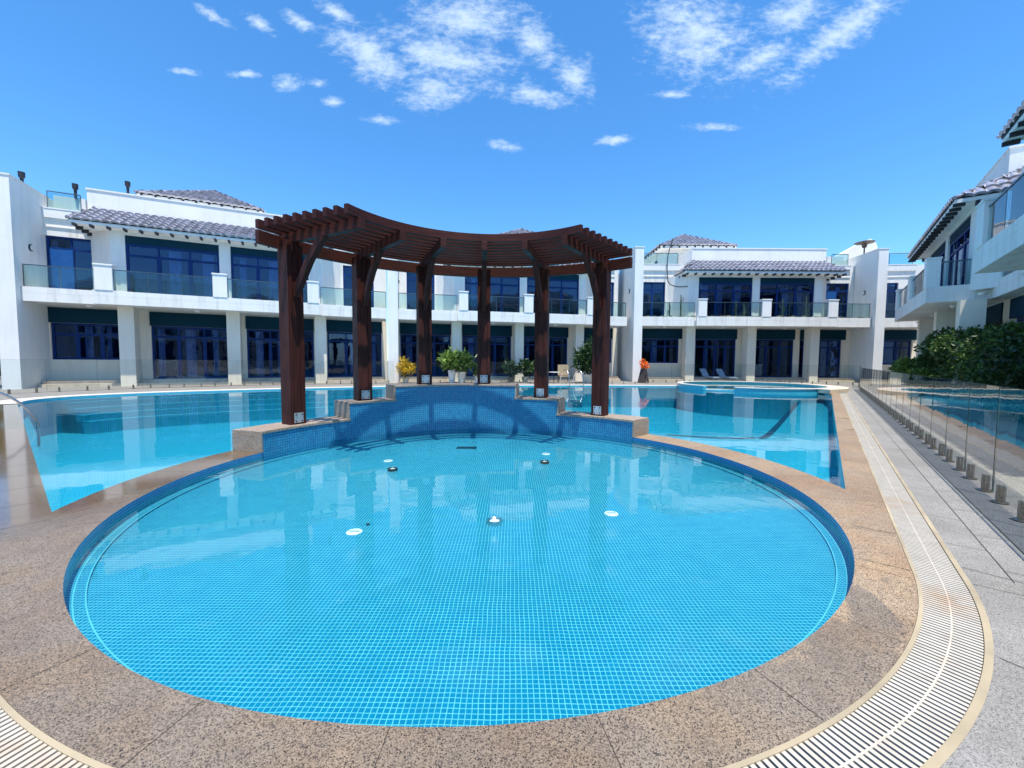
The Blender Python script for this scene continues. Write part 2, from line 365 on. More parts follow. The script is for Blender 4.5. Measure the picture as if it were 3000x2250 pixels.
# ------------------------------------------------------------------ mesh helpers
class MB:
    def __init__(self): self.v = []; self.f = []; self.uv = []; self.smooth = False
    def face(self, pts, uvs=None):
        i = len(self.v); self.v += [tuple(p) for p in pts]
        self.f.append(tuple(range(i, i + len(pts))))
        if uvs is None:
            # box-like projection
            a = Vector(pts[1]) - Vector(pts[0]); b = Vector(pts[-1]) - Vector(pts[0])
            n = a.cross(b)
            ax = max(range(3), key=lambda k: abs(n[k]))
            if ax == 2: uvs = [(p[0], p[1]) for p in pts]
            elif ax == 1: uvs = [(p[0], p[2]) for p in pts]
            else: uvs = [(p[1], p[2]) for p in pts]
        self.uv += list(uvs)
    def box(self, x0, x1, y0, y1, z0, z1):
        self.hexa([(x0, y0, z0), (x1, y0, z0), (x1, y1, z0), (x0, y1, z0), (x0, y0, z1), (x1, y0, z1), (x1, y1, z1), (x0, y1, z1)])
    def hexa(self, p):
        for q in ((3, 2, 1, 0), (4, 5, 6, 7), (0, 1, 5, 4), (1, 2, 6, 5), (2, 3, 7, 6), (3, 0, 4, 7)):
            self.face([p[k] for k in q])
    def beam(self, a, b, w, h, up=(0, 0, 1)):
        """straight timber from a to b; w across, h along up; uv runs along the grain"""
        a = Vector(a); b = Vector(b); d = (b - a); L = d.length; d.normalize()
        s = d.cross(Vector(up)).normalized(); u = s.cross(d).normalized()
        c = [(-w / 2, -h / 2), (w / 2, -h / 2), (w / 2, h / 2), (-w / 2, h / 2)]
        A = [a + s * x + u * y for x, y in c]; B = [b + s * x + u * y for x, y in c]
        o = rng.random() * 9
        for k in range(4):
            j = (k + 1) % 4
            e = w if k % 2 == 0 else h
            self.face([A[k], A[j], B[j], B[k]], [(o, 0), (o, e), (o + L, e), (o + L, 0)])
        self.face(A[::-1], [(o + x, y) for x, y in c]); self.face(B, [(o + x, y) for x, y in c])
    def tube(self, pts, r, n=10, caps=True):
        pts = [Vector(p) for p in pts]; rs = r if isinstance(r, (list, tuple)) else [r] * len(pts)
        rings = []; prev = None
        for i, p in enumerate(pts):
            d = (pts[min(i + 1, len(pts) - 1)] - pts[max(i - 1, 0)]).normalized()
            if prev is None:
                s = d.cross(Vector((0, 0, 1)))
                if s.length < 1e-3: s = Vector((1, 0, 0))
            else:
                s = prev - d * prev.dot(d)
            s.normalize(); prev = s; u = d.cross(s)
            rings.append([p + (s * cos(2 * pi * k / n) + u * sin(2 * pi * k / n)) * rs[i] for k in range(n)])
        base = len(self.v)
        for rg in rings: self.v += [tuple(x) for x in rg]
        for i in range(len(rings) - 1):
            for k in range(n):
                a = base + i * n + k; b = base + i * n + (k + 1) % n
                self.f.append((a, b, b + n, a + n)); self.uv += [(i, k), (i, k + 1), (i + 1, k + 1), (i + 1, k)]
        if caps:
            self.f.append(tuple(base + k for k in range(n))[::-1]); self.uv += [(0, 0)] * n
            e = base + (len(rings) - 1) * n
            self.f.append(tuple(e + k for k in range(n))); self.uv += [(0, 0)] * n
        self.smooth = True
    def lathe(self, prof, c=(0, 0, 0), n=20):
        base = len(self.v)
        for (r, z) in prof:
            for k in range(n):
                self.v.append((c[0] + r * cos(2 * pi * k / n), c[1] + r * sin(2 * pi * k / n), c[2] + z))
        for i in range(len(prof) - 1):
            for k in range(n):
                a = base + i * n + k; b = base + i * n + (k + 1) % n
                self.f.append((a, b, b + n, a + n)); self.uv += [(0, 0)] * 4
        self.smooth = True
    def build(self, name, mat, parent=None, bevel=0.0, loc=None):
        me = bpy.data.meshes.new(name); me.from_pydata(self.v, [], self.f)
        uvl = me.uv_layers.new(name='UVMap')
        flat = [c for q in self.uv for c in q]
        if len(flat) == len(uvl.data) * 2: uvl.data.foreach_set('uv', flat)
        me.materials.append(M[mat] if isinstance(mat, str) else mat)
        if self.smooth:
            me.polygons.foreach_set('use_smooth', [True] * len(me.polygons))
            me.set_sharp_from_angle(angle=radians(40))
        me.update()
        o = bpy.data.objects.new(name, me); COL.objects.link(o)
        if parent is not None: o.parent = parent
        if loc: o.location = loc
        if bevel:
            b = o.modifiers.new('bevel', 'BEVEL'); b.width = bevel; b.segments = 2; b.limit_method = 'ANGLE'
            w = o.modifiers.new('weld', 'WELD'); w.merge_threshold = 0.0005
            o.modifiers.move(1, 0)
        return o

def tag(o, label=None, cat=None, group=None, kind=None):
    if label: o['label'] = label
    if cat: o['category'] = cat
    if group: o['group'] = group
    if kind: o['kind'] = kind
    return o
def empty(name, loc=(0, 0, 0), rz=0.0, label=None, cat=None, group=None):
    o = bpy.data.objects.new(name, None); COL.objects.link(o)
    o.location = loc; o.rotation_euler = (0, 0, rz); o.empty_display_size = 0.3
    return tag(o, label, cat, group)
def structure(o, label=None):
    o['kind'] = 'structure'
    if label: o['label'] = label
    return o
def copy_tree(o, parent=None):
    c = o.copy(); COL.objects.link(c); c.parent = parent
    for ch in list(o.children): copy_tree(ch, c)
    return c

# ------------------------------------------------------------------ site geometry (metres)
C = Vector((-0.36, 5.39))
nR = Vector((0.791, -0.6115)); eR = Vector((0.6118, 0.791))
nL = Vector((-0.6239, -0.7815)); eL = Vector((-0.7815, 0.6239))
aR = atan2(nR.y, nR.x); aL = atan2(nL.y, nL.x)          # -37.7, -128.6 deg
R0 = 3.81
def Rp(d, t): return C + nR * d + eR * t
def Lp(d, t): return C + nL * d + eL * t
def polar(r, deg): return Vector((C.x + r * cos(radians(deg)), C.y + r * sin(radians(deg))))
def near_arc(r, a0=aR, a1=aL, n=72):
    return [Vector((C.x + r * cos(a0 + (a1 - a0) * i / n), C.y + r * sin(a0 + (a1 - a0) * i / n))) for i in range(n + 1)]
def ring(r, n=160, c=C): return [Vector((c.x + r * cos(2 * pi * i / n), c.y + r * sin(2 * pi * i / n))) for i in range(n)]
def smooth(pts, n=6):
    out = []
    P = [pts[0]] + list(pts) + [pts[-1]]
    for i in range(1, len(P) - 2):
        p0, p1, p2, p3 = P[i - 1:i + 3]
        for k in range(n):
            t = k / n
            out.append(0.5 * ((2 * p1) + (p2 - p0) * t + (2 * p0 - 5 * p1 + 4 * p2 - p3) * t * t + (3 * p1 - p0 - 3 * p2 + p3) * t ** 3))
    out.append(P[-2]); return out
def inside(p, loop):
    c = False; j = len(loop) - 1
    for i in range(len(loop)):
        a, b = loop[i], loop[j]
        if (a.y > p.y) != (b.y > p.y) and p.x < (b.x - a.x) * (p.y - a.y) / (b.y - a.y) + a.x: c = not c
        j = i
    return c
def sheet(mb, outer, holes=(), z=0.0, extra=()):
    pts = []; edges = []
    for lp in [outer] + list(holes) + list(extra):
        s = len(pts); pts += [Vector((p.x, p.y)) for p in lp]
        edges += [(s + i, s + (i + 1) % len(lp)) for i in range(len(lp))]
    vo, eo, fo, _, _, _ = delaunay_2d_cdt(pts, edges, [], 0, 1e-5)
    for f in fo:
        c = sum((vo[i] for i in f), Vector((0, 0))) / len(f)
        if not inside(c, outer) or any(inside(c, h) for h in holes): continue
        q = [(vo[i].x, vo[i].y, z) for i in f]
        a = (Vector(q[1]) - Vector(q[0])).cross(Vector(q[2]) - Vector(q[0]))
        if a.z < 0: q = q[::-1]
        mb.face(q, [(x, y) for x, y, _ in q])
def wall_strip(mb, loop, z0, z1, closed=True):
    n = len(loop); s = 0.0
    for i in range(n if closed else n - 1):
        a = loop[i]; b = loop[(i + 1) % n]; L = (b - a).length
        mb.face([(a.x, a.y, z0), (b.x, b.y, z0), (b.x, b.y, z1), (a.x, a.y, z1)], [(s, z0), (s + L, z0), (s + L, z1), (s, z1)])
        s += L

far_pts = smooth([Vector(p) for p in [(17.1, 22.6), (16.4, 24.9), (13.6, 25.5), (10.7, 25.3), (5.0, 25.2), (0.5, 24.6), (-3.6, 23.7), (-7.5, 22.4), (-11.0, 20.7), (-14.0, 18.9), (-16.0, 17.2), (-17.0, 15.6), (-16.9, 14.2), (-15.98, 13.07)]], 5)
RO = 4.38
tR = sqrt(RO ** 2 - 3.82 ** 2); tL = sqrt(RO ** 2 - 3.75 ** 2)
cR = Rp(3.82, tR); cL = Lp(3.75, tL)
angR = atan2(cR.y - C.y, cR.x - C.x); angL = atan2(cL.y - C.y, cL.x - C.x) + 2 * pi
inner_arc = [Vector((C.x + RO * cos(angL + (angR - angL) * i / 90), C.y + RO * sin(angL + (angR - angL) * i / 90))) for i in range(91)]
pool_loop = [Rp(3.82, t) for t in (5, 9, 14, 19)] + far_pts + [Lp(3.75, t) for t in (13, 9, 5)] + inner_arc
# S-curve at distance d around the pool corner
def scurve(d, t1=22.0, t2=17.0, n=72):
    return [Rp(d, t1), Rp(d, 14), Rp(d, 7)] + near_arc(d, n=n) + [Lp(d, 6), Lp(d, 12), Lp(d, t2)]

# ------------------------------------------------------------------ ground and paving
gm = MB()
hole = scurve(4.42) + far_pts[::-1]
big_outer = [Vector(p) for p in [(-400, -300), (400, -300), (400, 500), (-400, 500)]]
sheet(gm, big_outer, [hole], 0.0)
structure(gm.build('ground', 'ground'))
# granite coping: inside S(4.13), outside pools
cm = MB()
cop = scurve(4.13) + [Lp(3.75, 17.0)] + pool_loop[4 + len(far_pts):] + pool_loop[:4] + [Rp(3.82, 22.0)]
sheet(cm, cop, [ring(R0)], 0.0)
structure(cm.build('pool_coping', 'granite'))
# stone edge just under the coping lip
# white far coping strip
fm = MB()
fo = []
for i, p in enumerate(far_pts):
    d = (far_pts[min(i + 1, len(far_pts) - 1)] - far_pts[max(i - 1, 0)]).normalized()
    fo.append(p + Vector((d.y, -d.x)) * 0.75)
for i in range(len(far_pts) - 1):
    a, b, c, d = far_pts[i], far_pts[i + 1], fo[i + 1], fo[i]
    fm.face([(p.x, p.y, 0.012) for p in (d, c, b, a)])
    fm.face([(d.x, d.y, -.01), (c.x, c.y, -.01), (c.x, c.y, .012), (d.x, d.y, .012)])
    fm.face([(a.x, a.y, -.01), (b.x, b.y, -.01), (b.x, b.y, .012), (a.x, a.y, .012)])
structure(fm.build('far_pool_coping', 'whitestone'))
# pale paving: between drain and line 4.87
pm = MB()
inn = scurve(4.42, 26.0, 17.0)
outp = [Lp(4.87, 17.0), Lp(4.87, -6.0), Rp(4.87, -6.0), Rp(4.87, 26.0)]
# corner quadrilateral: near side is all pale stone
loop = inn + [Lp(5.6, 17.0), Lp(5.6, -4.5), Rp(4.87, -6.6)] + [Rp(4.87, 26.0)]
sheet(pm, loop, [], 0.004)
structure(pm.build('pale_paving', 'greystone'))
dm = MB()
q = [Rp(4.87, -9), Rp(5.42, -9), Rp(5.42, 26.5), Rp(4.87, 26.5)]
sheet(dm, q, [], 0.006)
structure(dm.build('dark_paving_band', 'bandstone'))  # band along the fence, coloured darker than the paving beside it
# joint lines
jm = MB()
def jline(a, b, w=0.006, z=0.0075):
    d = (b - a).normalized(); s = Vector((-d.y, d.x)) * w / 2
    jm.face([(p.x, p.y, z) for p in (a - s, b - s, b + s, a + s)])
jline(Rp(4.66, 0.2), Rp(4.66, 26)); jline(Rp(4.875, -6), Rp(4.875, 26), 0.008, 0.009)
for k in range(34):
    t = -1.2 + k * 0.8
    if t > -0.5: jline(Rp(4.43, t + 0.4), Rp(4.66, t + 0.4), 0.004)
    jline(Rp(4.67, t), Rp(4.87, t), 0.004)
    jline(Rp(4.88, t + .2), Rp(5.40, t + .2), 0.005, 0.009)
    if k < 22: jline(Rp(3.84, t + 1.2), Rp(4.12, t + 1.2), 0.005, 0.0025)
    if 3 < k < 22: jline(Lp(3.77, t), Lp(4.12, t), 0.005, 0.0025)
off_ = math.degrees(-10.0) % 13
for k in range(28):
    a = -128 + ((off_ + 128) % 13) + 13 * k
    if a > 232: break
    if a < -39 or a > 232: jline(polar(R0 + 0.005, a), polar(4.125, a), 0.003, 0.0025)
    elif a < -12: jline(polar(R0 + 0.005, a), polar(4.125 / max(cos(radians(a) - aR), .86), a), 0.0035, 0.0025)
    elif a < 42 or a > 166: jline(polar(R0 + 0.005, a), polar(4.37 if a < 196 else 4.125, a), 0.0035, 0.0025)
for a in (-100, -82, -66, -50, -34):
    jline(polar(4.44, a), polar(5.6, a - 3), 0.005, 0.0075)
structure(jm.build('paving_joints', 'joint'))

# drain channel with slatted grating
gc = MB()
inn = scurve(4.135, 21.5, 16.5); out = scurve(4.405, 21.5, 16.5)
for i in range(len(inn) - 1):
    a, b, c, d = inn[i], inn[i + 1], out[i + 1], out[i]
    gc.face([(p.x, p.y, -0.10) for p in (a, d, c, b)][::-1])
    for p, q_ in ((a, b), (c, d)):
        gc.face([(p.x, p.y, -0.10), (q_.x, q_.y, -0.10), (q_.x, q_.y, 0.0), (p.x, p.y, 0.0)])
gr_root = empty('drain_grating', (C.x, C.y, 0), 0, 'long cream slatted overflow drain curving round the round pool', 'drain')
ch = gc.build('channel', 'channel', gr_root); ch.location = (-C.x, -C.y, 0)
def path_pts(d, step):
    """points + outward normals along S-curve at radius d"""
    out = []
    t = 21.3
    while t > 0: out.append((Rp(d, t), nR, eR)); t -= step
    L = abs(aL - aR) * d; s = 0
    while s < L:
        a = aR - s / d; n = Vector((cos(a), sin(a))); out.append((C + n * d, n, Vector((n.y, -n.x)))); s += step
    t = 0
    while t < 16.3: out.append((Lp(d, t), nL, eL)); t += step
    return out
sm = MB()
for (p, n, e) in path_pts(4.27, 0.033):
    h = 0.0100; w = 0.118
    q = [p - n * w - e * h, p + n * w - e * h, p + n * w + e * h, p - n * w + e * h]
    sm.hexa([(v.x, v.y, -0.012) for v in q] + [(v.x, v.y, -0.001) for v in q])
s_ = sm.build('slats', 'grate', gr_root); s_.location = (-C.x, -C.y, 0); tag(s_, kind='stuff')
def rail_strip(d0, d1, z0, z1, name, mat):
    m = MB(); a = scurve(d0, 21.5, 16.5); b = scurve(d1, 21.5, 16.5)
    for i in range(len(a) - 1):
        m.hexa([(v.x, v.y, z0) for v in (a[i], b[i], b[i + 1], a[i + 1])] + [(v.x, v.y, z1) for v in (a[i], b[i], b[i + 1], a[i + 1])])
    o = m.build(name, mat, gr_root); o.location = (-C.x, -C.y, 0); return o
rail_strip(4.132, 4.152, -0.03, 0.003, 'frame', 'gframe')
rail_strip(4.391, 4.4225, -0.03, 0.0055, 'frame', 'gframe')
rail_strip(4.266, 4.274, -0.012, 0.0005, 'spine', 'grate')

# ------------------------------------------------------------------ round paddling pool
km = MB(); wall_strip(km, ring(R0), -0.075, 0.0); structure(km.build('round_pool_wall', 'tiledk'))  # upper band in darker tile, the sun's shadow given as colour
km = MB(); wall_strip(km, ring(R0), -0.155, -0.0755); sheet(km, ring(R0), [ring(3.71)], -0.155); wall_strip(km, ring(3.71), -0.17, -0.155)
sheet(km, ring(3.71), [], -0.17); structure(km.build('round_pool_floor', 'tile'))
km = MB()
for r in (3.713, 3.775):
    a = ring(r - 0.005, 160); b = ring(r + 0.003, 160)
    for i in range(160):
        j = (i + 1) % 160; z = -0.152
        km.face([(v.x, v.y, z) for v in (a[i], a[j], b[j], b[i])])
structure(km.build('pool_ledge_lines', mat_simple('pale_grout_line', (0.09, 0.42, 0.50), 0.6)))
km = MB(); sheet(km, ring(R0 - 0.002), [], -0.06); structure(km.build('round_pool_water', 'water'))

# ------------------------------------------------------------------ main pool basin
bm_ = MB(); wall_strip(bm_, pool_loop, -1.35, 0.0)
structure(bm_.build('main_pool_wall', 'tilemain'))
ledge_curve = smooth([Vector(p) for p in [(-16.6, 13.85), (-13.0, 11.0), (-9.6, 8.25), (-8.15, 7.78), (-7.2, 7.79), (-6.2, 8.3), (-4.5, 9.8), (-2.0, 11.2), (0.5, 11.8), (2.5, 11.6), (4.3, 11.2), (5.6, 10.8), (6.4, 10.85), (7.1, 11.3), (11.0, 16.2), (15.5, 21.9)]], 6)
ledge = [Rp(3.82, t) for t in (5, 9, 14, 19, 21.2)] + ledge_curve[::-1] + [Lp(3.75, t) for t in (16.0, 13, 9, 5)] + inner_arc
lm = MB(); sheet(lm, ledge, [], -0.52); structure(lm.build('main_pool_ledge', 'tilemain'))
lm = MB(); sheet(lm, pool_loop, [], -1.35); structure(lm.build('main_pool_floor', 'tilemain'))
lm = MB(); wall_strip(lm, ledge_curve, -1.35, -0.52, False); structure(lm.build('main_pool_ledge_riser', 'tiledk'))
# dark strip added along the ledge lip to draw the riser's dark line
lm = MB(); lc = ledge_curve[60:]
for i in range(len(lc) - 1):
    d = (lc[i + 1] - lc[i]).normalized(); n = Vector((-d.y, d.x)) * 0.16
    lm.face([(p.x, p.y, z) for p, z in ((lc[i], -0.514), (lc[i + 1], -0.514), (lc[i + 1] - n, -0.514), (lc[i] - n, -0.514))])
structure(lm.build('ledge_lip_strip', mat_simple('dark_lip_strip', (0.006, 0.035, 0.08), 0.5)))
# submerged entry steps along the far left edge
for k in range(4):
    st = MB(); pts = far_pts[26:-9]
    off = []
    for i, p in enumerate(pts):
        d = (pts[min(i + 1, len(pts) - 1)] - pts[max(i - 1, 0)]).normalized()
        off.append(p - Vector((d.y, -d.x)) * (0.35 + 0.35 * k))
    lp = pts + off[::-1]
    for i in range(len(pts) - 1):
        st.face([(v.x, v.y, -0.22 - 0.22 * k) for v in (pts[i], pts[i + 1], off[i + 1], off[i])])
    wall_strip(st, off, -1.35, -0.22 - 0.22 * k, False)
    wall_strip(st, [pts[0], off[0]], -1.35, -0.22 - 0.22 * k, False); wall_strip(st, [off[-1], pts[-1]], -1.35, -0.22 - 0.22 * k, False)
    structure(st.build('pool_entry_step', 'tilemain'))
wm_ = MB(); sheet(wm_, pool_loop, [], -0.055); structure(wm_.build('main_pool_water', 'watermain'))

# ------------------------------------------------------------------ raised tiled wall behind the round pool
AX = 103.5
rw = empty('raised_tiled_wall', (C.x, C.y, 0), 0, 'stepped curved wall of blue mosaic with granite caps under the timber pergola', 'wall')
def arc_block(mb, r0, r1, a0, a1, z0, z1, step=2.5):
    n = max(1, int(abs(a1 - a0) / step)); 
    for i in range(n):
        b0 = radians(a0 + (a1 - a0) * i / n); b1 = radians(a0 + (a1 - a0) * (i + 1) / n)
        P = lambda r, b, z: (r * cos(b), r * sin(b), z)
        u0 = r0 * b0; u1 = r0 * b1
        mb.face([P(r0, b0, z0), P(r0, b0, z1), P(r0, b1, z1), P(r0, b1, z0)], [(u0, z0), (u0, z1), (u1, z1), (u1, z0)])
        mb.face([P(r1, b1, z0), P(r1, b1, z1), P(r1, b0, z1), P(r1, b0, z0)], [(u1, z0), (u1, z1), (u0, z1), (u0, z0)])
        mb.face([P(r0, b0, z1), P(r1, b0, z1), P(r1, b1, z1), P(r0, b1, z1)])
        mb.face([P(r0, b1, z0), P(r1, b1, z0), P(r1, b0, z0), P(r0, b0, z0)])
        if i == 0: mb.face([P(r0, b0, z0), P(r1, b0, z0), P(r1, b0, z1), P(r0, b0, z1)])
        if i == n - 1: mb.face([P(r0, b1, z1), P(r1, b1, z1), P(r1, b1, z0), P(r0, b1, z0)])
levels = [(-60, -34.5, 0.34), (-34.5, -20, 0.67), (-20, 20, 0.965), (20, 34.5, 0.67), (34.5, 60, 0.34)]
body = MB()
for a0, a1, z in levels:
    arc_block(body, R0 - 0.006, 4.385, AX + a0, AX + a1, -0.165, z - 0.045)
body.build('tiled_face', 'tilewall', rw)
for a0, a1, z in levels:
    cp = MB()
    e0 = 0.35 if a0 < 0 and a0 != -20 else 0; e1 = 0.35
    arc_block(cp, R0 - 0.022, 4.41, AX + a0 - 0.3, AX + a1 + 0.3, z - 0.045 + (0.001 if abs(a0) == 20 else 0), z)
    cp.build('cap_stone', 'granite2', rw, bevel=0.006)
for a, z0, z1, s in ((-60, 0.0, 0.294, -1), (60, 0.0, 0.294, 1), (-34.5, 0.341, 0.624, -1), (34.5, 0.341, 0.624, 1), (-20, 0.671, 0.919, -1), (20, 0.671, 0.919, 1)):
    cp = MB(); arc_block(cp, R0 - 0.014, 4.395, AX + a + (0 if s > 0 else -0.5), AX + a + (0.5 if s > 0 else 0), z0 + 0.001, z1)
    cp.build('end_stone', 'granite2', rw)

# ------------------------------------------------------------------ pergola
pg = empty('pergola', (C.x, C.y, 0), 0, 'curved dark red timber pergola on six posts over the blue wall', 'pergola')
POSTS = [(152.0, 0.34), (132.3, 0.67), (113.4, 0.965), (94.2, 0.965), (75.2, 0.67), (56.0, 0.34)]
def RV(r, deg, z): a = radians(deg); return Vector((r * cos(a), r * sin(a), z))
def arc_beam(r, a0, a1, z0, z1, w, step=3.0, sec=None):
    mb = MB(); n = int(abs(a1 - a0) / step); o = rng.random() * 10
    for i in range(n):
        b0 = a0 + (a1 - a0) * i / n; b1 = a0 + (a1 - a0) * (i + 1) / n
        u0 = o + r * radians(b0); u1 = o + r * radians(b1); h = z1 - z0
        i0 = RV(r - w / 2, b0, 0); i1 = RV(r - w / 2, b1, 0); o0 = RV(r + w / 2, b0, 0); o1 = RV(r + w / 2, b1, 0)
        Z = lambda v, z: (v.x, v.y, z)
        mb.face([Z(i0, z0), Z(i0, z1), Z(i1, z1), Z(i1, z0)], [(u0, 0), (u0, h), (u1, h), (u1, 0)])
        mb.face([Z(o1, z0), Z(o1, z1), Z(o0, z1), Z(o0, z0)], [(u1, 0), (u1, h), (u0, h), (u0, 0)])
        mb.face([Z(i0, z1), Z(o0, z1), Z(o1, z1), Z(i1, z1)], [(u0, 0), (u0, w), (u1, w), (u1, 0)])
        mb.face([Z(i1, z0), Z(o1, z0), Z(o0, z0), Z(i0, z0)], [(u1, 0), (u1, w), (u0, w), (u0, 0)])
        if i == 0: mb.face([Z(i0, z0), Z(o0, z0), Z(o0, z1), Z(i0, z1)], [(0, 0), (.1, 0), (.1, h), (0, h)])
        if i == n - 1: mb.face([Z(i1, z1), Z(o1, z1), Z(o1, z0), Z(i1, z0)], [(0, h), (.1, h), (.1, 0), (0, 0)])
    return mb
A0, A1 = 48.3, 158.4
for k in range(10):
    r = 2.32 + k * 0.213
    arc_beam(r, A0, A1, 3.70, 3.845, 0.078).build('slat', 'wood', pg, bevel=0.006)
arc_beam(4.22, A0 - 0.2, A1 + 0.2, 3.44, 3.66, 0.085).build('ring_beam', 'wood', pg, bevel=0.006)
for (deg, z) in POSTS:
    mb = MB(); n = RV(1, deg, 0); t = Vector((-n.y, n.x, 0))
    RPST = 4.05
    for sgn in (-1, 1):      # two outer boards and a recessed core
        c = n * RPST + t * sgn * 0.108
        mb.beam(c + Vector((0, 0, z)), c + Vector((0, 0, 3.56)), 0.075, 0.27, n)
    c = n * RPST
    mb.beam(c + Vector((0, 0, z)), c + Vector((0, 0, 3.56)), 0.139, 0.235, n)
    mb.build('post', 'wood', pg, bevel=0.004)
    rf = MB(); rf.beam(RV(2.24, deg, 3.617), RV(4.36, deg, 3.617), 0.105, 0.160); rf.build('rafter', 'wood', pg, bevel=0.005)
    br = MB(); P = [RV(3.93, deg, 2.62), RV(3.80, deg, 2.80), RV(3.50, deg, 3.22), RV(3.12, deg, 3.58)]
    # curved brace as one swept square section
    for a, b in zip(P[:-1], P[1:]): br.beam(a, b + (b - a).normalized() * 0.004, 0.10, 0.125, n)
    br.build('brace', 'wood', pg, bevel=0.004)
    plt = MB(); cc = n * (RPST - 0.1375)
    S = 0.085
    pts = []
    for zz in (z + 0.03, z + 0.21):
        pass
    a = cc - t * S + Vector((0, 0, z + 0.03)); 
    plt.hexa([tuple(cc - n * d + t * s_ * S + Vector((0, 0, zz))) for zz in (z + 0.03, z + 0.205) for (d, s_) in ((0, -1), (0, 1), (0.012, 1), (0.012, -1))])
    po = plt.build('base_plate', 'plate', pg)
    for sx in (-1, 1):
        for zz in (z + 0.06, z + 0.175):
            b = MB(); p0 = cc - n * 0.012 + t * sx * 0.057 + Vector((0, 0, zz)); b.tube([p0, p0 - n * 0.014], 0.0125, 8)
            b.build('bolt', 'bolt', po)

# ------------------------------------------------------------------ fittings in the round pool
def disc(name, x, y, r, mat, z=-0.169, h=0.008, n=24):
    m = MB(); m.lathe([(0.0, h), (r * 0.92, h), (r, h * 0.5), (r, 0)], (0, 0, 0), n); o = m.build(name, mat, None, loc=(x, y, z)); return o
for (x, y, lab) in ((-2.04, 6.64, 'white round inlet on the pool floor, far left near the blue wall'), (0.62, 7.22, 'white round inlet on the pool floor, far right near the blue wall'), (1.10, 4.37, 'white round inlet on the pool floor, near right'), (-1.52, 3.85, 'white round inlet on the pool floor, near left')):
    o = disc('floor_inlet', x, y, 0.075, 'whiteplastic'); tag(o, lab, 'pool inlet', 'white inlets on the round pool floor')
    m = MB(); m.box(-0.05, 0.05, -0.006, 0.006, 0.0082, 0.011); m.build('slot', 'bolt', o)
for (x, y, r, lab) in ((-1.80, 6.07, 0.075, 'dark ringed nozzle on the pool floor, left of centre'), (0.545, 6.58, 0.075, 'dark ringed nozzle on the pool floor, right of centre'), (-0.17, 4.10, 0.085, 'steel rimmed round light in the middle of the round pool')):
    o = MB(); o.lathe([(r * 0.62, 0.02), (r * 0.8, 0.035), (r, 0.03), (r, 0.0)], n=28); o = o.build('floor_nozzle', 'steel' if y < 5 else 'bolt', None, loc=(x, y, -0.169)); tag(o, lab, 'pool nozzle')
    m = MB(); m.lathe([(0, 0.018), (r * 0.6, 0.02), (r * 0.63, 0.014)], n=24); m.build('lens', 'whiteplastic', o)
o = MB(); o.box(-0.19, 0.19, -0.07, 0.07, 0, 0.01); o = o.build('suction_grille', 'drain', None, loc=(-0.86, 7.67, -0.169)); tag(o, 'dark rectangular suction grille on the floor below the blue wall', 'pool grille')
for k in range(9):
    pass
m = MB()
for k in range(9): m.box(-0.18, 0.18, -0.064 + k * 0.0155, -0.058 + k * 0.0155, 0.0102, 0.014)
m.build('bars', 'bolt', o)
o = disc('floor_plug', -1.45, 4.03, 0.018, 'bolt'); tag(o, 'small black plug beside the near left white inlet', 'pool plug')

# ------------------------------------------------------------------ spa (raised round pool at the far right)
SC = Vector((14.13, 24.14)); SR = 3.95
sp = empty('raised_spa', (SC.x, SC.y, 0), 0, 'raised round blue spa pool at the far right end of the big pool', 'spa pool')
def arcb2(mb, r0, r1, a0, a1, z0, z1): arc_block(mb, r0, r1, a0, a1, z0, z1, 4)
m = MB(); arcb2(m, SR - 0.22, SR, 230, 566, -1.349, 0.17); arcb2(m, SR - 0.22, SR, 206.0, 230, -1.349, -0.02); m.build('tiled_wall', 'tilemain', sp)
m = MB(); arcb2(m, SR - 0.26, SR + 0.04, 230, 566, 0.17, 0.215); m.build('rim', 'whitestone', sp, bevel=0.01)
m = MB(); m.face([(p.x, p.y, -0.6) for p in ring(SR - 0.2, 72, Vector((0, 0)))]); m.build('spa_floor', 'tilemain', sp)
m = MB(); m.face([(p.x, p.y, 0.06) for p in ring(SR - 0.221, 72, Vector((0, 0)))]); m.build('spa_water', 'water', sp)
m = MB(); arcb2(m, SR + 0.042, SR + 0.62, -72, 20, 0.001, 0.20); m.build('side_plinth', 'step', sp)

# ------------------------------------------------------------------ houses
def tile_roof_face(mb, eave_a, eave_b, top_a, top_b, pitch=0.36, row=0.42, amp=0.075):
    """corrugated courses between an eave line and a top line"""
    ea, eb, ta, tb = map(Vector, (eave_a, eave_b, top_a, top_b))
    ex = (eb - ea).normalized(); W = (eb - ea).length
    nrm = ex.cross((ta + tb) / 2 - (ea + eb) / 2).normalized()
    up = nrm.cross(ex).normalized(); H = ((ta - ea).dot(up))
    if H < 0: up = -up; H = -H
    if nrm.z < 0: nrm = -nrm
    l0 = (ta - ea).dot(ex); r0 = W - (tb - ea).dot(ex)
    nr = max(2, int(H / row)); sub = 6; dx = pitch / sub
    nx = int(W / dx) + 1
    for j in range(nr):
        h0 = H * j / nr; h1 = H * (j + 1) / nr
        for i in range(nx):
            x0 = i * dx; x1 = min((i + 1) * dx, W)
            xl = l0 * (h0 + h1) / 2 / H; xr = W - r0 * (h0 + h1) / 2 / H
            if x1 < xl + 0.02 or x0 > xr - 0.02: continue
            f = lambda x: amp * (abs(cos(pi * x / pitch)) ** 0.7)
            P = lambda x, h, lift: ea + ex * x + up * h + nrm * (f(x) + lift * 2.4)
            mb.face([P(x0, h0 - 0.03, 0.035), P(x1, h0 - 0.03, 0.035), P(x1, h1, 0.0), P(x0, h1, 0.0)])
            mb.face([P(x0, h0 - 0.03, -0.01), P(x1, h0 - 0.03, -0.01), P(x1, h0 - 0.03, 0.035), P(x0, h0 - 0.03, 0.035)])
